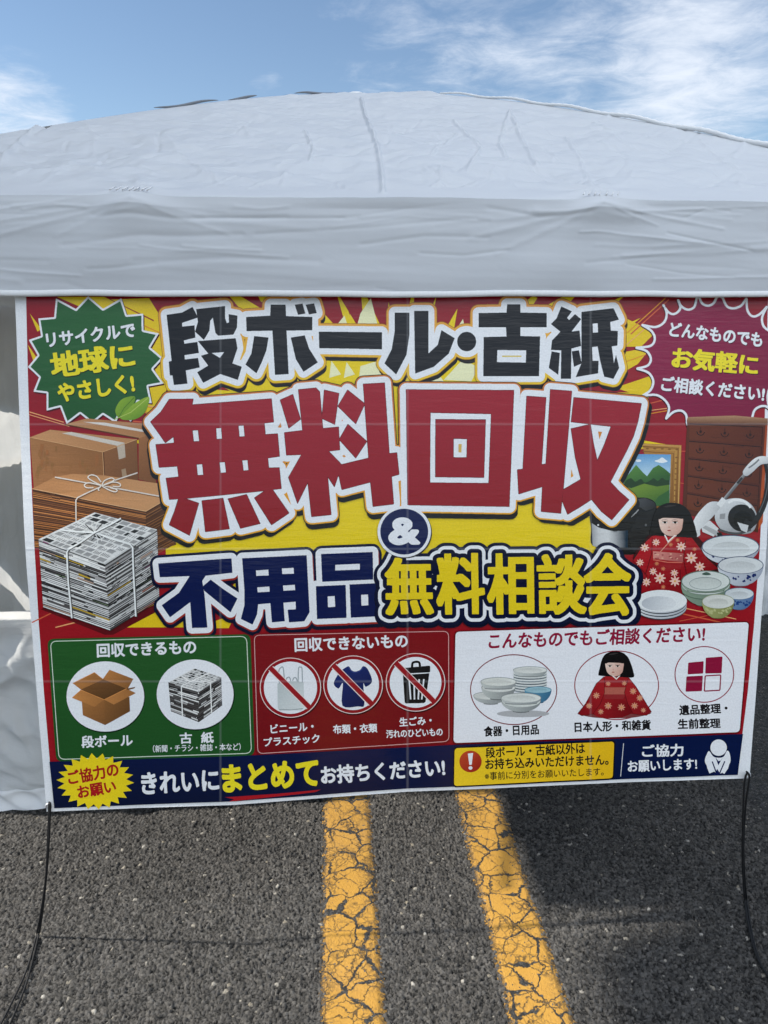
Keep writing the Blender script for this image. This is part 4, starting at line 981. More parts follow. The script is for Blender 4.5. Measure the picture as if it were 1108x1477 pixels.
    p.add(z(stroke([(805, 595), (970, 395)], 20)), grad(z((880, 480)), (190, 193, 198), z((895, 492)), (88, 90, 94)))
    p.add(z(stroke([(800, 600), (835, 555)], 34)), ink((214, 217, 222))); p.add(z(stroke([(915, 460), (945, 425)], 14)), ink((48, 49, 52)))
    p.add(z(catmull([(950, 385), (1010, 315), (1060, 292), (1108, 300), (1108, 335), (1060, 345), (1010, 390), (970, 415)], 5)), grad(z((1000, 310)), (230, 232, 236), z((1040, 390)), (170, 173, 180)))
    p.add(z(stroke(catmull([(985, 365), (1020, 340), (1050, 312)], 4, False), 10)), ink((120, 123, 128)))
    p.build()

    def flower(part, z, x, y, r, c, cc=(206, 150, 60)):
        t = np.arange(32) * 2 * math.pi / 32 + x; rr = r * (.80 + .28 * np.cos(t * 8)); part.add(z(np.stack([x + rr * np.cos(t), y + rr * .95 * np.sin(t)], 1)), ink(c)); part.add(z(ell(x, y, r * .2, r * .18, 10)), ink(cc))
    def doll_head(part, z):
        part.add(z(catmull([(195, 372), (210, 300), (232, 215), (265, 165), (325, 138), (390, 134), (450, 152), (500, 200), (530, 270), (552, 345), (552, 398), (440, 398), (300, 390), (215, 382)], 5)), ink((14, 12, 13)))
        part.add(z(catmull([(270, 245), (350, 235), (445, 245), (448, 305), (436, 350), (395, 383), (345, 388), (300, 364), (276, 322)], 5)), grad(z((300, 260)), (226, 200, 190), z((440, 380)), (196, 150, 138)))
        part.add(z(catmull([(245, 200), (330, 170), (430, 180), (465, 215), (452, 255), (400, 252), (300, 250), (268, 258)], 4)), ink((15, 13, 14)))
        part.add(z(catmull([(300, 165), (350, 150), (400, 152), (370, 162), (330, 170)], 4)), ink((46, 43, 44)))
        for x in (312, 391):
            part.add(z(stroke([(x - 26, 268), (x, 262), (x + 24, 268)], 3)), ink((120, 90, 84))); part.add(z(ell(x, 284, 21, 8, 16)), ink((236, 228, 224))); part.add(z(ell(x, 284, 11, 9, 14)), ink((24, 18, 18))); part.add(z(stroke([(x - 22, 282), (x, 275), (x + 22, 282)], 4)), ink((30, 22, 22)))
        part.add(z(catmull([(338, 322), (345, 312), (352, 322), (345, 328)], 3)), ink((198, 150, 138))); part.add(z(ell(345, 346, 14, 5, 14)), ink((168, 60, 56))); part.add(z(stroke([(331, 346), (345, 348), (359, 346)], 2)), ink((96, 30, 30)))
    z = Zm(900, 700, 5.327); p = Print('doll_picture', B, 'printed doll with black bobbed hair in a flowered red kimono')
    p.add(z(catmull([(90, 600), (160, 420), (260, 360), (540, 380), (680, 560), (720, 660), (560, 720)], 5)), ink((52, 14, 18)))
    p.add(z([(215, 390), (300, 372), (430, 378), (512, 392), (570, 468), (640, 565), (722, 640), (640, 660), (470, 700), (440, 815), (130, 820), (140, 755), (178, 690), (70, 578), (120, 500), (170, 430)]), grad(z((200, 400)), (172, 22, 34), z((450, 800)), (128, 12, 22)))
    doll_head(p, z)
    p.add(z([(305, 378), (318, 380), (338, 425), (385, 382), (405, 384), (336, 442)]), ink((228, 224, 222)))
    p.add(z(stroke([(392, 392), (330, 452), (268, 520)], 7)), ink((206, 140, 120)))
    p.add(z([(222, 505), (456, 522), (452, 588), (330, 575), (222, 562)]), grad(z((230, 510)), (206, 136, 128), z((440, 580)), (164, 84, 84)))
    for k in range(14): p.add(z(ell(rng.uniform(235, 440), rng.uniform(520, 570), 9, 5, 8)), ink((214, 168, 150) if k % 2 else (150, 66, 70)))
    p.add(z([(222, 590), (446, 592), (432, 640), (330, 660), (226, 635)]), ink((148, 28, 36))); p.add(z(stroke([(222, 570), (330, 590), (446, 592)], 7)), ink((206, 110, 96)))
    for q in ([(216, 400), (212, 520), (165, 680)], [(470, 420), (455, 560), (480, 690)], [(205, 640), (190, 790)], [(430, 650), (436, 790)]): p.add(z(stroke(q, 6)), ink((92, 10, 18)))
    for x, y, r in ((245, 437, 30), (437, 470, 38), (515, 556, 46), (580, 625, 40), (158, 478, 34), (122, 592, 30), (275, 712, 44), (390, 735, 42), (170, 742, 34), (385, 672, 30), (222, 660, 30)): flower(p, z, x, y, r, (226, 186, 176))
    for x, y in ((358, 455), (540, 490), (300, 640), (300, 780), (250, 600), (410, 420)): flower(p, z, x, y, 18, (196, 112, 84))
    p.build()
    def bowl(part, z, cx, cy, rx, ry, depth, foot, rim, inner_c, outer0, outer1, hole=.72, deco=None):
        t = np.linspace(0, math.pi, 24); low = [(cx + rx * math.cos(a) * (1 - .0 * math.sin(a)), cy + math.sin(a) ** .75 * depth) for a in t]
        ss = np.linspace(0, 1, 14); xx = foot * .9 + (rx - foot * .9) * (1 - ss ** 2.1) ** .75; side = [(cx + x, cy + depth * q - 2) for q, x in zip(ss, xx)]; side += [(cx + foot * .9 * math.cos(a), cy + depth - 2 + ry * .16 * math.sin(a)) for a in t[1:-1]]; side += [(cx - x, cy + depth * q - 2) for q, x in zip(ss[::-1], xx[::-1])]
        part.add(z([(cx - foot, cy + depth - 8), (cx + foot, cy + depth - 8), (cx + foot * .92, cy + depth + ry * .06), (cx + foot * .5, cy + depth + ry * .2), (cx, cy + depth + ry * .24), (cx - foot * .5, cy + depth + ry * .2), (cx - foot * .92, cy + depth + ry * .06)]), ink(tuple(int(c * .86) for c in outer1)))
        part.add(z(side), grad(z((cx - rx, cy)), outer0, z((cx + rx, cy + depth)), outer1))
        if deco:
            for k in range(16):
                f = rng.uniform(-.8, .8); dd = rng.uniform(.5, .85) * depth * (1 - abs(f) ** 3 * .6); x = cx + rx * f * .92
                part.add(z(catmull([(x - rng.uniform(5, 14), cy + dd), (x, cy + dd - rng.uniform(6, 14)), (x + rng.uniform(6, 14), cy + dd + 2), (x + 2, cy + dd + rng.uniform(5, 12))], 3)), ink(deco))
        part.add(z(ell(cx, cy, rx, ry)), ink(rim)); part.add(z(ell(cx, cy + 1, rx * .965, ry * .93)), grad(z((cx - rx, cy - ry)), tuple(int(c * .93) for c in inner_c), z((cx + rx, cy + ry)), inner_c))
        part.add(z(ell(cx, cy + ry * .18, rx * hole, ry * hole * .92)), grad(z((cx, cy - ry * .6)), tuple(int(c * .84) for c in inner_c), z((cx, cy + ry)), inner_c))
    p = Print('crockery_picture', B, 'printed group of white plates and blue patterned bowls')
    por = (216, 222, 228)
    bowl(p, z, 816, 470, 222, 90, 130, 90, (70, 84, 108), por, (206, 212, 222), (150, 158, 176), .66, (34, 48, 96))
    bowl(p, z, 893, 612, 176, 68, 150, 70, (62, 76, 104), (212, 218, 224), (202, 208, 220), (148, 158, 178), .66, (26, 44, 100))
    bowl(p, z, 625, 765, 188, 76, 150, 80, (120, 138, 128), (204, 212, 212), (132, 152, 136), (98, 120, 106), .6)
    p.add(z(stroke(ell(625, 730, 188, 76, 40)[2:19] + (0, 68), 6)), ink((84, 106, 92))); bowl(p, z, 625, 735, 188, 82, 72, 150, (96, 116, 108), (208, 216, 216), (150, 168, 154), (118, 138, 124), .64)
    p.add(z(stroke(ell(622, 752, 122, 46, 30), 3, True)), ink((110, 124, 130))); p.add(z(catmull([(595, 680), (630, 664), (665, 682), (630, 690)], 4)), ink((70, 92, 84)))
    bowl(p, z, 882, 830, 112, 46, 118, 50, (80, 110, 140), (206, 214, 222), (120, 150, 186), (70, 100, 150), .6, (30, 62, 124))
    bowl(p, z, 720, 890, 124, 56, 122, 55, (150, 158, 130), (212, 216, 214), (164, 168, 112), (118, 124, 74), .62, (176, 180, 130))
    for k in range(3): p.add(z(catmull(ell(282, 942 - k * 22, 195, 90, 24), 2)), ink((54, 58, 66))); p.add(z(ell(282, 936 - k * 22, 196, 88)), grad(z((90, 900)), (206, 212, 220), z((470, 1000)), (170, 177, 188)))
    p.add(z(ell(284, 886, 196, 84)), ink((222, 227, 233))); p.add(z(ell(265, 905, 132, 56)), grad(z((150, 870)), (176, 183, 194), z((350, 950)), (214, 219, 226)))
    p.build()

    # ---------------- headlines
    z1 = Zm(220, 420, 3.166); z2 = Zm(550, 420, 3.166)
    top = [[z1([(65, 108), (135, 98), (183, 72), (208, 120), (135, 145), (136, 162), (192, 156), (196, 212), (143, 225), (146, 240), (205, 232), (212, 282), (146, 292), (148, 312), (208, 305), (216, 348), (152, 362), (160, 422), (98, 428), (92, 385), (80, 385), (75, 322), (88, 318)])],
           [z1([(200, 82), (332, 68), (332, 125), (340, 146), (350, 143), (348, 105), (388, 112), (386, 165), (370, 198), (300, 203), (288, 190), (276, 120), (264, 135), (260, 180), (235, 222), (195, 185), (208, 140)])],
           [z1([(208, 228), (380, 215), (388, 260), (365, 330), (408, 345), (390, 405), (310, 378), (232, 418), (205, 370), (255, 340), (222, 295), (255, 285)]), z1([(270, 282), (328, 278), (308, 305)])],
           [z1([(428, 118), (538, 112), (540, 62), (608, 62), (610, 114), (730, 118), (730, 178), (612, 180), (622, 378), (560, 382), (548, 180), (430, 182)])], [z1([(465, 205), (530, 212), (520, 270), (500, 322), (475, 375), (425, 335), (452, 285)])],
           [z1([(632, 212), (695, 202), (715, 262), (755, 325), (690, 368), (655, 310)])], [z1([(650, 62), (685, 57), (698, 102), (665, 108)])], [z1([(700, 62), (738, 56), (750, 100), (715, 106)])], [z1([(760, 185), (1048, 188), (1048, 265), (762, 260)])],
           [z2([(62, 98), (128, 98), (128, 200), (115, 290), (68, 380), (15, 330), (48, 265), (62, 180)])], [z2([(150, 90), (215, 90), (215, 285), (258, 245), (275, 178), (335, 215), (308, 285), (240, 345), (155, 376)])], [z2(ell(390, 230, 43, 44))],
           [z2([(445, 100), (572, 98), (575, 60), (635, 60), (635, 98), (755, 100), (755, 165), (635, 165), (635, 205), (725, 207), (720, 388), (466, 388), (468, 210), (572, 207), (570, 165), (445, 165)]), z2([(530, 268), (662, 270), (660, 326), (528, 324)])],
           [z2([(822, 70), (870, 92), (848, 122), (858, 132), (885, 105), (912, 128), (868, 185), (905, 180), (912, 250), (868, 262), (866, 400), (820, 400), (822, 270), (775, 268), (780, 225), (818, 185), (775, 150), (800, 125)])], [z2([(778, 275), (815, 282), (808, 382), (765, 350)])], [z2([(870, 275), (902, 270), (915, 330), (880, 345)])],
           [z2([(914, 95), (1060, 78), (1085, 130), (1045, 140), (1048, 180), (1080, 182), (1078, 248), (1052, 252), (1062, 330), (1072, 292), (1086, 350), (1060, 400), (1018, 390), (1000, 320), (988, 252), (962, 255), (965, 318), (992, 318), (990, 375), (888, 392), (914, 330)]), z2([(965, 148), (988, 146), (990, 188), (966, 190)])]]
    b = Bitmap(top); p = Print('top_headline', B, 'black headline lettering with white and gold outline')
    p.batch([(g, ink(BLK)) for g in b.grow(10.6, (2.2, 7.2))]); p.batch([(g, ink((150, 104, 30))) for g in b.grow(12.6)])
    p.batch([(g, grad((0, 440), (216, 150, 70), (0, 560), (226, 190, 40))) for g in b.grow(11.8)]); p.batch([(g, ink(W_)) for g in b.grow(8.6)]); p.batch([(g, ink((24, 26, 31))) for g in b.grow(.1)])
    p.add(z2([(552, 294), (640, 294), (640, 300), (552, 300)]), ink((206, 186, 90))); p.build()

    z3, z4, z5, z6 = Zm(200, 560, 5.54), Zm(390, 540, 5.54), Zm(560, 540, 5.54), Zm(730, 540, 5.036)
    mu = [[z3([(248, 88), (438, 86), (430, 132), (1062, 84), (1080, 270), (1005, 278), (1014, 370), (1111, 363), (1127, 543), (1033, 557), (1041, 636), (1125, 634), (1141, 801), (1072, 809), (1202, 996), (1063, 1090), (927, 875), (1010, 818), (640, 855), (375, 880), (482, 918), (408, 1174), (247, 1090), (290, 980), (320, 883), (248, 888), (222, 718), (322, 708), (312, 622), (166, 632), (140, 450), (287, 437), (282, 385), (216, 435), (98, 268), (180, 190)])]
          + [z3(h) for h in ([(431, 335), (478, 333), (488, 424), (441, 427)], [(619, 318), (663, 315), (670, 405), (624, 408)], [(797, 298), (842, 295), (851, 386), (806, 389)], [(464, 607), (512, 604), (521, 693), (472, 696)], [(646, 590), (692, 587), (703, 674), (656, 678)], [(827, 574), (873, 571), (882, 656), (838, 660)])],
          [z3([(508, 898), (676, 878), (727, 1122), (536, 1146)])], [z3([(716, 883), (864, 848), (972, 1080), (816, 1118)])]]
    ryo = [[z4([(225, 122), (365, 108), (395, 140), (420, 432), (545, 420), (555, 602), (466, 613), (570, 720), (785, 668), (742, 78), (912, 68), (950, 632), (1010, 625), (1028, 798), (968, 815), (985, 1035), (820, 1055), (800, 860), (572, 920), (545, 800), (512, 898), (458, 815), (486, 1120), (330, 1136), (300, 862), (218, 1030), (146, 822), (250, 640), (130, 645), (113, 465), (258, 448)])],
           [z4([(80, 205), (180, 160), (242, 358), (148, 430)])], [z4([(432, 125), (548, 152), (515, 400), (412, 352)])], [z4([(618, 125), (755, 235), (682, 395), (540, 255)])], [z4([(620, 398), (770, 535), (682, 668), (550, 520)])]]
    kai = [[z5([(143, 122), (1002, 128), (965, 1055), (155, 1042)]), z5([(335, 305), (822, 315), (802, 870), (332, 865)])], [z5([(378, 360), (776, 362), (763, 823), (376, 818)]), z5([(520, 512), (630, 514), (626, 665), (520, 664)])]]
    shu = [[z6([(148, 158), (288, 168), (256, 655), (287, 650), (320, 110), (475, 122), (413, 836), (403, 918), (395, 1008), (253, 995), (262, 815), (90, 868), (80, 692), (120, 688)])],
           [z6([(490, 168), (980, 212), (955, 340), (922, 450), (870, 560), (755, 780), (815, 845), (890, 910), (765, 1055), (690, 995), (618, 908), (530, 965), (445, 1015), (405, 918), (414, 836), (540, 762), (500, 600), (475, 430), (470, 395), (610, 362), (632, 500), (660, 628), (715, 500), (760, 378), (470, 345)])]]
    allg = Bitmap(mu + ryo + kai + shu); p = Print('main_headline', B, 'large red headline lettering with white outline and black shadow')
    for gl, off in ((mu, (-2.2, 7)), (ryo, (1.5, 8)), (kai, (2, 8)), (shu, (5, 6))):
        bb = Bitmap(gl); p.batch([(g, ink(BLK)) for g in bb.grow(10.5, off)])
    p.batch([(g, ink((30, 26, 24))) for g in allg.grow(12.4)]); p.batch([(g, grad((0, 580), (196, 118, 60), (0, 740), (222, 160, 30))) for g in allg.grow(11.3)]); p.batch([(g, ink(W_)) for g in allg.grow(9.2)])
    p.batch([(g, ink((60, 8, 14))) for g in allg.grow(.55)]); p.batch([(g, grad((0, 580), (152, 34, 48), (0, 760), (136, 14, 26))) for g in allg.grow(0)])
    p.add(z5([(560, 556), (586, 556), (584, 624), (560, 622)]), ink((206, 170, 90))); p.build()

    z7 = Zm(210, 720, 3.078)
    fu = [[z7([(58, 285), (382, 262), (386, 325), (268, 338), (252, 362), (262, 420), (275, 568), (208, 570), (200, 455), (110, 522), (74, 470), (150, 415), (198, 340), (65, 345)])], [z7([(290, 357), (345, 398), (408, 440), (378, 500), (262, 405), (257, 385)])],
          [z7([(430, 262), (715, 248), (728, 500), (705, 540), (638, 545), (632, 490), (668, 488), (667, 453), (612, 458), (618, 540), (562, 545), (555, 460), (500, 465), (495, 510), (475, 555), (425, 530), (440, 470), (440, 400)])] + [z7(h) for h in ([(490, 315), (546, 311), (548, 338), (492, 340)], [(605, 306), (658, 303), (660, 330), (607, 332)], [(496, 390), (551, 386), (552, 410), (498, 413)], [(610, 382), (664, 378), (665, 403), (612, 406)])],
          [z7([(780, 243), (1008, 234), (1010, 355), (785, 365)]), z7([(842, 290), (952, 285), (952, 312), (842, 316)])], [z7([(757, 386), (888, 380), (892, 525), (762, 530)]), z7([(808, 430), (840, 428), (843, 477), (810, 479)])], [z7([(906, 378), (1036, 372), (1040, 518), (912, 524)]), z7([(956, 423), (988, 421), (990, 470), (958, 472)])]]
    b = Bitmap(fu); p = Print('second_headline', B, 'navy headline lettering with white outline')
    p.batch([(g, ink((6, 13, 40))) for g in b.grow(12.6, (.6, 3.4))]); p.batch([(g, ink((6, 16, 50))) for g in b.grow(12)]); p.batch([(g, ink((150, 40, 30))) for g in b.grow(8.6, (.8, 2.2))]); p.batch([(g, ink(W_)) for g in b.grow(8.2)]); p.batch([(g, ink((7, 23, 74))) for g in b.grow(.2)]); p.build()

    z8 = Zm(540, 720, 2.841); p = Print('third_headline', B, 'yellow lettering outlined in navy and white'); polys = []
    for ch, x0, x1, y0, y1 in (('無', 45, 243, 240, 474), ('料', 255, 453, 222, 472), ('相', 463, 655, 222, 472), ('談', 667, 868, 226, 472), ('会', 860, 1052, 222, 478)):
        polys += place(contours(glyph_bitmap(ch, 230, .034, .019), .5), z8((x0, y1)), z8((x1, y1 - 3)), (y1 - y0) / 2.841)
    b = Bitmap(polys)
    p.batch([(g, ink((6, 13, 38))) for g in b.grow(17, (.8, 2.5))]); p.batch([(g, ink((6, 16, 48))) for g in b.grow(15.6)]); p.batch([(g, ink(W_)) for g in b.grow(11)]); p.batch([(g, ink((6, 15, 46))) for g in b.grow(6.2)]); p.batch([(g, ink((6, 13, 40))) for g in b.grow(.2, (.6, 1.3))]); p.batch([(g, ink((226, 200, 32))) for g in b.grow(0.2)]); p.build()
    p = Print('ampersand_disc', B)
    p.add(ell(584.5, 768, 38.5, 37), ink((40, 40, 40))); p.add(ell(583, 766.5, 38.5, 37), ink(W_)); p.add(ell(583, 766.5, 34.5, 33), ink((7, 23, 74)))
    text(p, '&', (560, 786), (606, 786), 40, W_, .045); p.build()

    # ---------------- lower panels
    z = Zm(60, 910, 3.574); p = Print('green_panel', B); q = [(32, 40), (1078, 15), (1100, 640), (78, 672)]
    p.add(rrect(z(q), 10), grad(z((500, 40)), (34, 84, 38), z((500, 650)), (28, 78, 34)))
    p.add(stroke(rrect(z([(48, 52), (1058, 26), (1083, 628), (92, 660)]), 9), 1.1, True), ink((206, 220, 208))); pan = p.build()
    p = Print('panel_lettering', pan)
    text(p, '回収できるもの', z((288, 137)), z((800, 117)), 73 / 3.574, W_, .032); text(p, '段ボール', z((208, 602)), z((473, 592)), 64 / 3.574, W_, .03)
    text(p, '古', z((714, 580)), z((778, 578)), 58 / 3.574, W_, .028); text(p, '紙', z((824, 577)), z((889, 575)), 58 / 3.574, W_, .028); text(p, '（新聞・チラシ・雑誌・本など）', z((576, 624)), z((1028, 613)), 38 / 3.574, W_, .012); p.build()
    p = Print('open_box_icon', pan)
    p.add(z(ell(333, 340, 203, 184)), ink((12, 40, 18))); p.add(z(ell(331, 336, 200, 181)), ink(W_))
    br = lambda k: tuple(int(c * k) for c in (184, 124, 70))
    p.add(z([(205, 300), (318, 246), (445, 297), (325, 355)]), grad(z((300, 250)), br(.62), z((330, 350)), br(.46)))
    p.add(z([(163, 268), (275, 212), (320, 248), (205, 300)]), grad(z((170, 260)), br(.94), z((300, 230)), br(.8))); p.add(z([(318, 246), (352, 198), (475, 245), (446, 298)]), grad(z((350, 200)), br(.95), z((450, 290)), br(.74)))
    p.add(z([(210, 362), (325, 352), (330, 483), (215, 432)]), grad(z((210, 360)), br(.85), z((320, 480)), br(.66))); p.add(z([(325, 352), (455, 338), (458, 412), (330, 483)]), grad(z((330, 360)), br(.72), z((450, 430)), br(.54)))
    p.add(z([(205, 302), (325, 352), (275, 389), (160, 343)]), grad(z((165, 340)), br(1.02), z((320, 350)), br(.84))); p.add(z([(325, 352), (440, 295), (488, 318), (375, 377)]), grad(z((330, 350)), br(1.0), z((480, 320)), br(.82)))
    p.add(z([(440, 295), (486, 286), (480, 294), (446, 303)]), ink(br(.6)))
    for s_ in ([(160, 343), (205, 302), (325, 352)], [(325, 352), (440, 295)], [(163, 268), (275, 212), (320, 248)]): p.add(z(stroke(s_, 3)), ink(br(1.15)))
    p.build()
    p = Print('newspaper_icon', pan); p.add(z(ell(796, 329, 201, 183)), ink((12, 40, 18))); p.add(z(ell(793, 325, 198, 180)), ink(W_))
    bundle(p, z, [(655, 262), (790, 190), (928, 236), (812, 306)], (668., 412.), (812., 468.), (932., 382.), 15, False)
    for s_ in ([(720, 228), (760, 255), (872, 262), (878, 420)], [(870, 212), (800, 245), (722, 282), (728, 440)]): p.add(z(stroke(s_, 6)), ink((226, 228, 232)))
    p.build()

    z = Zm(340, 890, 3.259); p = Print('dark_red_panel', B); q = [(78, 76), (1008, 56), (1012, 590), (96, 650)]
    p.add(rrect(z(q), 9), grad(z((500, 70)), (122, 18, 26), z((500, 640)), (112, 14, 22))); p.add(stroke(rrect(z([(88, 84), (1000, 65), (1002, 582), (105, 640)]), 8), .9, True), ink((214, 170, 172))); pan = p.build()
    p = Print('panel_lettering', pan)
    text(p, '回収できないもの', z((278, 163)), z((810, 143)), 66 / 3.259, W_, .03)
    for s_, a, bq, h in (('ビニール・', (166, 545), (368, 531), 42), ('プラスチック', (134, 608), (396, 588), 42), ('布類・衣類', (458, 548), (666, 541), 44), ('生ごみ・', (770, 513), (922, 503), 42), ('汚れのひどいもの', (708, 567), (973, 556), 38)): text(p, s_, z(a), z(bq), h / 3.259, W_, .026)
    p.build()
    def ban(name, cx, cy, r, draw):
        p = Print(name, pan); p.add(z(ell(cx + 3, cy + 6, r + 1, r * .985)), ink((52, 6, 10))); p.add(z(ell(cx, cy, r, r * .98)), ink((226, 206, 208))); p.add(z(ell(cx, cy, r * .972, r * .955)), ink((138, 20, 30))); p.add(z(ell(cx, cy, r * .868, r * .852)), ink(W_)); draw(p)
        p.add(z(stroke([(cx - r * .64, cy - r * .63), (cx + r * .60, cy + r * .63)], 30)), ink((228, 214, 216))); p.add(z(stroke([(cx - r * .66, cy - r * .65), (cx + r * .63, cy + r * .65)], 23)), ink((146, 24, 34))); p.build()
    def bag(p):
        p.add(z([(197, 310), (236, 306), (250, 300), (290, 298), (320, 306), (323, 425), (310, 436), (206, 438), (198, 425)]), grad(z((197, 310)), (176, 186, 192), z((320, 430)), (206, 213, 218)))
        for q in ([(206, 312), (203, 255), (213, 236), (224, 238), (230, 300)], [(294, 304), (296, 240), (305, 234), (312, 240), (314, 305)], [(236, 302), (242, 284), (254, 282), (260, 300)], [(268, 298), (274, 284), (284, 284), (290, 300)]): p.add(z(stroke(catmull(q, 4, False), 5)), ink((150, 160, 168)))
        p.add(z(stroke([(205, 432), (260, 434), (316, 428)], 4)), ink((150, 158, 164)))
    def shirt(p):
        p.add(z(catmull([(512, 238), (532, 230), (545, 248), (562, 254), (585, 246), (600, 229), (622, 245), (641, 300), (612, 326), (600, 312), (605, 410), (575, 418), (502, 414), (504, 310), (484, 334), (461, 310), (485, 262)], 4)), grad(z((480, 260)), (20, 40, 104), z((600, 410)), (14, 26, 74)))
        p.add(z(stroke(catmull([(530, 234), (545, 252), (562, 258), (585, 250), (601, 232)], 4, False), 4)), ink((48, 66, 130)))
    def bin_(p):
        p.add(z(stroke(catmull([(829, 238), (831, 215), (846, 209), (862, 212), (866, 234)], 4, False), 11)), ink(BLK)); p.add(rrect(z([(781, 238), (914, 226), (914, 258), (783, 264)]), 2), ink(BLK)); p.add(z([(786, 270), (910, 262), (892, 396), (884, 402), (800, 404), (794, 398)]), ink(BLK))
        for x0, x1 in ((815, 822), (838, 840), (862, 858), (884, 874)): p.add(z(stroke([(x0, 290), (x1, 385)], 7)), ink(W_))
    ban('no_plastic_sign', 258, 330, 144, bag); ban('no_clothing_sign', 552, 316, 140, shirt); ban('no_rubbish_sign', 845, 305, 140, bin_)

    # navy strip
    p = Print('navy_strip', B); zW = Zm(640, 880, 2.3675)
    strip_top = [(72, 1098), (340, 1090), (645, 1074), (1071, 1058)]; strip_bot = [(1063.5, 1117), (900, 1123), (680, 1133), (588, 1136.5), (472, 1145), (340, 1155), (200, 1160), (79, 1165)]
    p.add(strip_top + strip_bot, grad((0, 1090), (5, 20, 64), (0, 1160), (3, 15, 48))); strip = p.build()
    z = Zm(40, 890, 3.078); p = Print('yellow_starburst', strip); t = np.arange(44) * 2 * math.pi / 44 + .05; rr = np.where(np.arange(44) % 2 == 0, 1, .8)
    st = np.stack([302 + 172 * rr * np.cos(t), 727 + 126 * rr * np.sin(t)], 1); p.add(z(st), ink((228, 204, 30)))
    text(p, 'ご協力の', z((186, 745)), z((410, 703)), 64 / 3.078, (160, 24, 26), .034); text(p, 'お願い', z((228, 806)), z((398, 776)), 58 / 3.078, (160, 24, 26), .034); p.build()
    p = Print('strip_lettering', strip)
    text(p, 'きれいに', z((508, 786)), z((853, 768)), 98 / 3.078, W_, .035, None, (.6, .8), (6, 10, 36)); text(p, 'まとめて', (322, 1143), (461.5, 1133), 40.5, (232, 214, 40), .045, None, (.8, 1.), (6, 10, 36))
    z = Zm(340, 890, 3.259); text(p, 'お持ちください!', z((403, 785)), z((986, 746)), 88 / 3.259, W_, .035, None, (.6, .8), (6, 10, 36))
    p.add([(325, 1149), (400, 1144), (463, 1138), (455, 1141.5), (400, 1148), (330, 1155.5), (338, 1152)], ink((166, 24, 34))); p.build()
    z = zW; p = Print('notice_box', strip)
    p.add(rrect(z([(33, 466), (586, 442), (581, 577), (31, 604)]), 6), ink((10, 12, 26))); p.add(rrect(z([(37, 470), (581, 447), (576, 572), (35, 599)]), 5), grad(z((40, 470)), (232, 196, 40), z((570, 580)), (222, 178, 26)))
    p.add(z(ell(91, 515, 38, 37)), grad(z((60, 480)), (186, 70, 40), z((110, 550)), (150, 32, 26))); p.add(z([(82, 488), (100, 486), (95, 526), (87, 527)]), ink(W_)); p.add(z(ell(91, 537, 7, 6, 14)), ink(W_))
    text(p, '段ボール・古紙以外は', z((143, 504)), z((482, 488)), 37 / 2.3675, (28, 26, 24), .024); text(p, 'お持ち込みいただけません。', z((142, 543)), z((562, 527)), 38 / 2.3675, (28, 26, 24), .024); text(p, '※事前に分別をお願いいたします。', z((140, 579)), z((545, 563)), 28 / 2.3675, (28, 26, 24), .008); p.build()
    p = Print('cooperation_note', strip)
    p.add(z(stroke([(613, 453), (603, 566)], 2.2)), ink((206, 210, 222))); text(p, 'ご協力', z((676, 501)), z((818, 497)), 43 / 2.3675, W_, .028); text(p, 'お願いします!', z((628, 552)), z((864, 543)), 39 / 2.3675, W_, .028)
    p.add(z(ell(937, 470, 31, 30)), ink((3, 15, 48))); p.add(z(ell(937, 468, 28, 28)), ink(W_))
    p.add(z(catmull([(896, 492), (905, 480), (922, 500), (952, 500), (966, 478), (975, 490), (976, 520), (950, 552), (938, 556), (926, 552), (898, 530), (890, 512)], 4)), ink(W_)); p.add(z(stroke([(900, 505), (908, 535), (915, 552)], 20)), ink(W_)); p.add(z(stroke([(968, 503), (960, 535), (948, 552)], 20)), ink(W_))
    p.add(z([(926, 500), (936, 528), (952, 499), (944, 512), (936, 514)]), ink((12, 24, 74))); p.add(z(stroke([(915, 515), (930, 556)], 4)), ink((12, 24, 74))); p.add(z(stroke([(958, 514), (940, 556)], 4)), ink((12, 24, 74))); p.add(z([(922, 562), (932, 540), (944, 560)]), ink((12, 24, 74)));  p.build()

    # white panel
    p = Print('white_panel', B); p.add(rrect(z([(37, 70), (1044, 36), (1012, 418), (30, 456)]), 7), ink((96, 10, 20))); p.add(rrect(z([(40, 73), (1040, 40), (1008, 415), (33, 452)]), 6), ink((226, 229, 239))); pan = p.build()
    mg = (138, 22, 56); p = Print('panel_lettering', pan)
    text(p, 'こんなものでもご相談ください!', z((153, 133)), z((893, 107)), 56 / 2.3675, mg, .03, None, None, (0, 0, 0), .12)
    for s_, a, bq, h in (('食器・日用品', (137, 431), (325, 423), 36), ('日本人形・和雑貨', (446, 416), (706, 408), 36), ('遺品整理・', (803, 358), (968, 350), 35), ('生前整理', (798, 405), (944, 401), 35)): text(p, s_, z(a), z(bq), h / 2.3675, (26, 24, 28), .034)
    p.build()
    p = Print('crockery_icon', pan); p.add(z(stroke(ell(238, 270, 147, 119, 60), 3.4, True)), ink((120, 34, 44)))
    p.add(z(ell(270, 352, 90, 12, 20)), ink((170, 172, 178)))
    for k in range(8): y = 272 - k * 9; p.add(z(catmull(ell(294, y, 58 - k * .3, 9, 16), 2)), ink((88, 98, 108) if k % 2 else (120, 132, 140))); p.add(z(ell(294, y - 4, 58, 9, 24)), ink((206, 212, 214)))
    bowl(p, z, 294, 202, 58, 12, 22, 44, (150, 158, 160), (216, 220, 220), (196, 202, 204), (140, 148, 150))
    bowl(p, z, 321, 270, 46, 11, 44, 20, (70, 120, 150), (150, 190, 206), (92, 148, 180), (48, 96, 130))
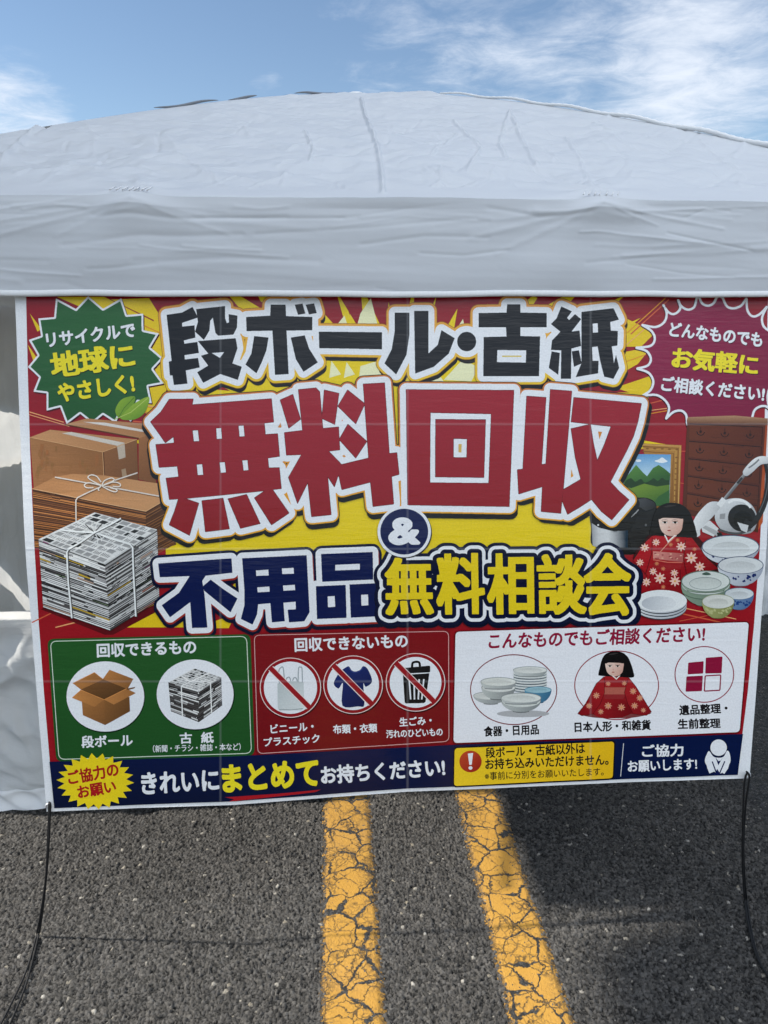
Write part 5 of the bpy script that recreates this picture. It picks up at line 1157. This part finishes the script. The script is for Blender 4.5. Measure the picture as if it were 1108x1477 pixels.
    bowl(p, z, 160, 290, 60, 14, 28, 26, (150, 156, 158), (212, 216, 216), (176, 182, 184), (130, 136, 140)); bowl(p, z, 186, 262, 58, 16, 40, 30, (140, 146, 148), (214, 218, 218), (186, 192, 192), (120, 126, 130)); bowl(p, z, 186, 242, 61, 15, 24, 50, (140, 146, 148), (216, 220, 218), (190, 196, 196), (140, 146, 150))
    bowl(p, z, 263, 308, 68, 22, 36, 30, (120, 128, 130), (208, 214, 214), (186, 192, 194), (120, 128, 132)); bowl(p, z, 263, 297, 69, 17, 20, 58, (130, 138, 140), (214, 219, 219), (190, 196, 198), (140, 148, 152)); p.build()
    p = Print('doll_icon', pan); p.add(z(stroke(ell(589, 255, 143, 117, 60), 3.4, True)), ink((140, 26, 44)))
    p.add(z(catmull([(462, 352), (520, 345), (640, 350), (708, 350), (640, 366), (520, 366)], 4)), ink((120, 60, 62)))
    p.add(z([(545, 226), (570, 220), (610, 220), (632, 230), (656, 262), (706, 342), (690, 358), (632, 352), (610, 364), (524, 362), (500, 350), (458, 355), (480, 325), (512, 262)]), grad(z((540, 220)), (160, 34, 38), z((600, 360)), (124, 16, 24)))
    zd = lambda P: z((np.asarray(P, float) - (375, 262)) * .335 + (587, 182)); doll_head(p, zd)
    p.add(z([(572, 222), (588, 236), (602, 222), (597, 222), (588, 231), (578, 222)]), ink((226, 218, 216))); p.add(z([(540, 262), (622, 262), (620, 286), (540, 286)]), ink((170, 92, 80))); p.add(z([(545, 286), (618, 286), (612, 302), (548, 302)]), ink((140, 40, 44)))
    p.add(z(catmull([(530, 318), (560, 305), (605, 305), (632, 320), (640, 350), (590, 366), (528, 364), (512, 345)], 4)), grad(z((530, 310)), (150, 28, 34), z((620, 365)), (112, 12, 20)))
    for q in ([(546, 227), (520, 250), (484, 318), (457, 352), (470, 358), (508, 352), (532, 318), (547, 280)], [(630, 230), (654, 260), (686, 312), (707, 346), (690, 357), (646, 352), (628, 318), (616, 280)]):
        p.add(z(stroke(q + q[:1], 3.5)), ink((84, 8, 16))); p.add(z(q), grad(z((q[0][0], 230)), (164, 32, 38), z((q[3][0], 350)), (126, 18, 26)))
    for x, y, r in ((560, 250, 9), (615, 248, 9), (645, 275, 12), (668, 298, 12), (520, 290, 12), (495, 325, 11), (560, 325, 13), (605, 330, 13), (650, 325, 12), (680, 340, 9), (535, 345, 10)): flower(p, z, x, y, r, (206, 140, 116))
    p.build()
    p = Print('boxes_icon', pan); p.add(z(stroke(ell(888, 218, 100, 95, 60), 3.4, True)), ink((140, 26, 52)))
    for q in ([(833, 178), (886, 173), (884, 215), (831, 218)], [(893, 161), (950, 157), (947, 214), (891, 215)], [(827, 225), (883, 222), (880, 275), (824, 277)]): p.add(rrect(z(q), 1.5), ink((136, 18, 56)))
    p.add(stroke(rrect(z([(891, 223), (944, 220), (941, 272), (888, 275)]), 1.5), 1.8, True), ink((136, 18, 56))); p.build()

    # grommets and cords
    def grommet(pxy):
        x, zz = px2xz([pxy])[0]; y = surf(x, zz) - .006
        V = []; n = 20
        for k in range(n):
            a = 2 * math.pi * k / n
            for r_, dy in ((.004, 0), (.0045, -.002), (.008, -.002), (.009, 0)): V.append((x + r_ * math.cos(a), y + dy, zz + r_ * math.sin(a)))
        F = [(k * 4 + j, ((k + 1) % n) * 4 + j, ((k + 1) % n) * 4 + j + 1, k * 4 + j + 1) for k in range(n) for j in range(3)]
        mesh_obj('grommet', V, F, M_STEEL, B, True); return Vector((x, y, zz))
    def cord(px_lists, depth, label):
        parts = []
        for P, Y in zip(px_lists, depth):
            P = catmull(P, 10, False); r = rays(P); n = len(P); yy = np.interp(np.linspace(0, 1, n), np.linspace(0, 1, len(Y)), Y); tt = np.minimum(yy / r[:, 1], (EYE - .0105) / np.maximum(-r[:, 2], 1e-6)); W = r * tt[:, None] + (0, 0, EYE)
            W[:, 2] = np.maximum(W[:, 2], .0105); parts.append(tube(W, .0026, 7))
        o = mesh_obj('cord', *merge(*parts), M_CORD, None, True); tag(o, label, 'cord', 'black cords tied to the bottom corners of the banner')
    grommet((71.5, 1161)); grommet((1077, 1116))
    cord([[(71, 1157), (69.5, 1200), (66.5, 1260), (60, 1310), (50, 1360), (38, 1400), (20, 1440), (-6, 1490), (-20, 1510)], [(72.5, 1158), (71, 1205), (67, 1262), (60, 1325), (52, 1365), (40, 1412), (28, 1445), (12, 1482), (0, 1505)]],
         [[1.69, 1.70, 1.71, 1.75, 1.8], [1.688, 1.70, 1.715, 1.75, 1.8]], 'doubled black cord hanging from the lower left banner corner beside the white table cloth')
    cord([[(1077, 1113), (1081, 1122), (1076, 1160), (1073, 1210), (1074, 1260), (1079, 1310), (1088, 1360), (1100, 1395), (1120, 1425)], [(1079, 1114), (1074, 1130), (1071.5, 1200), (1071.5, 1250), (1075, 1300), (1082, 1345), (1094, 1385), (1116, 1415)]],
         [[1.69, 1.69, 1.70, 1.72, 1.75], [1.688, 1.685, 1.70, 1.72, 1.75]], 'doubled black cord hanging from the lower right banner corner over shaded asphalt')
build_banner()
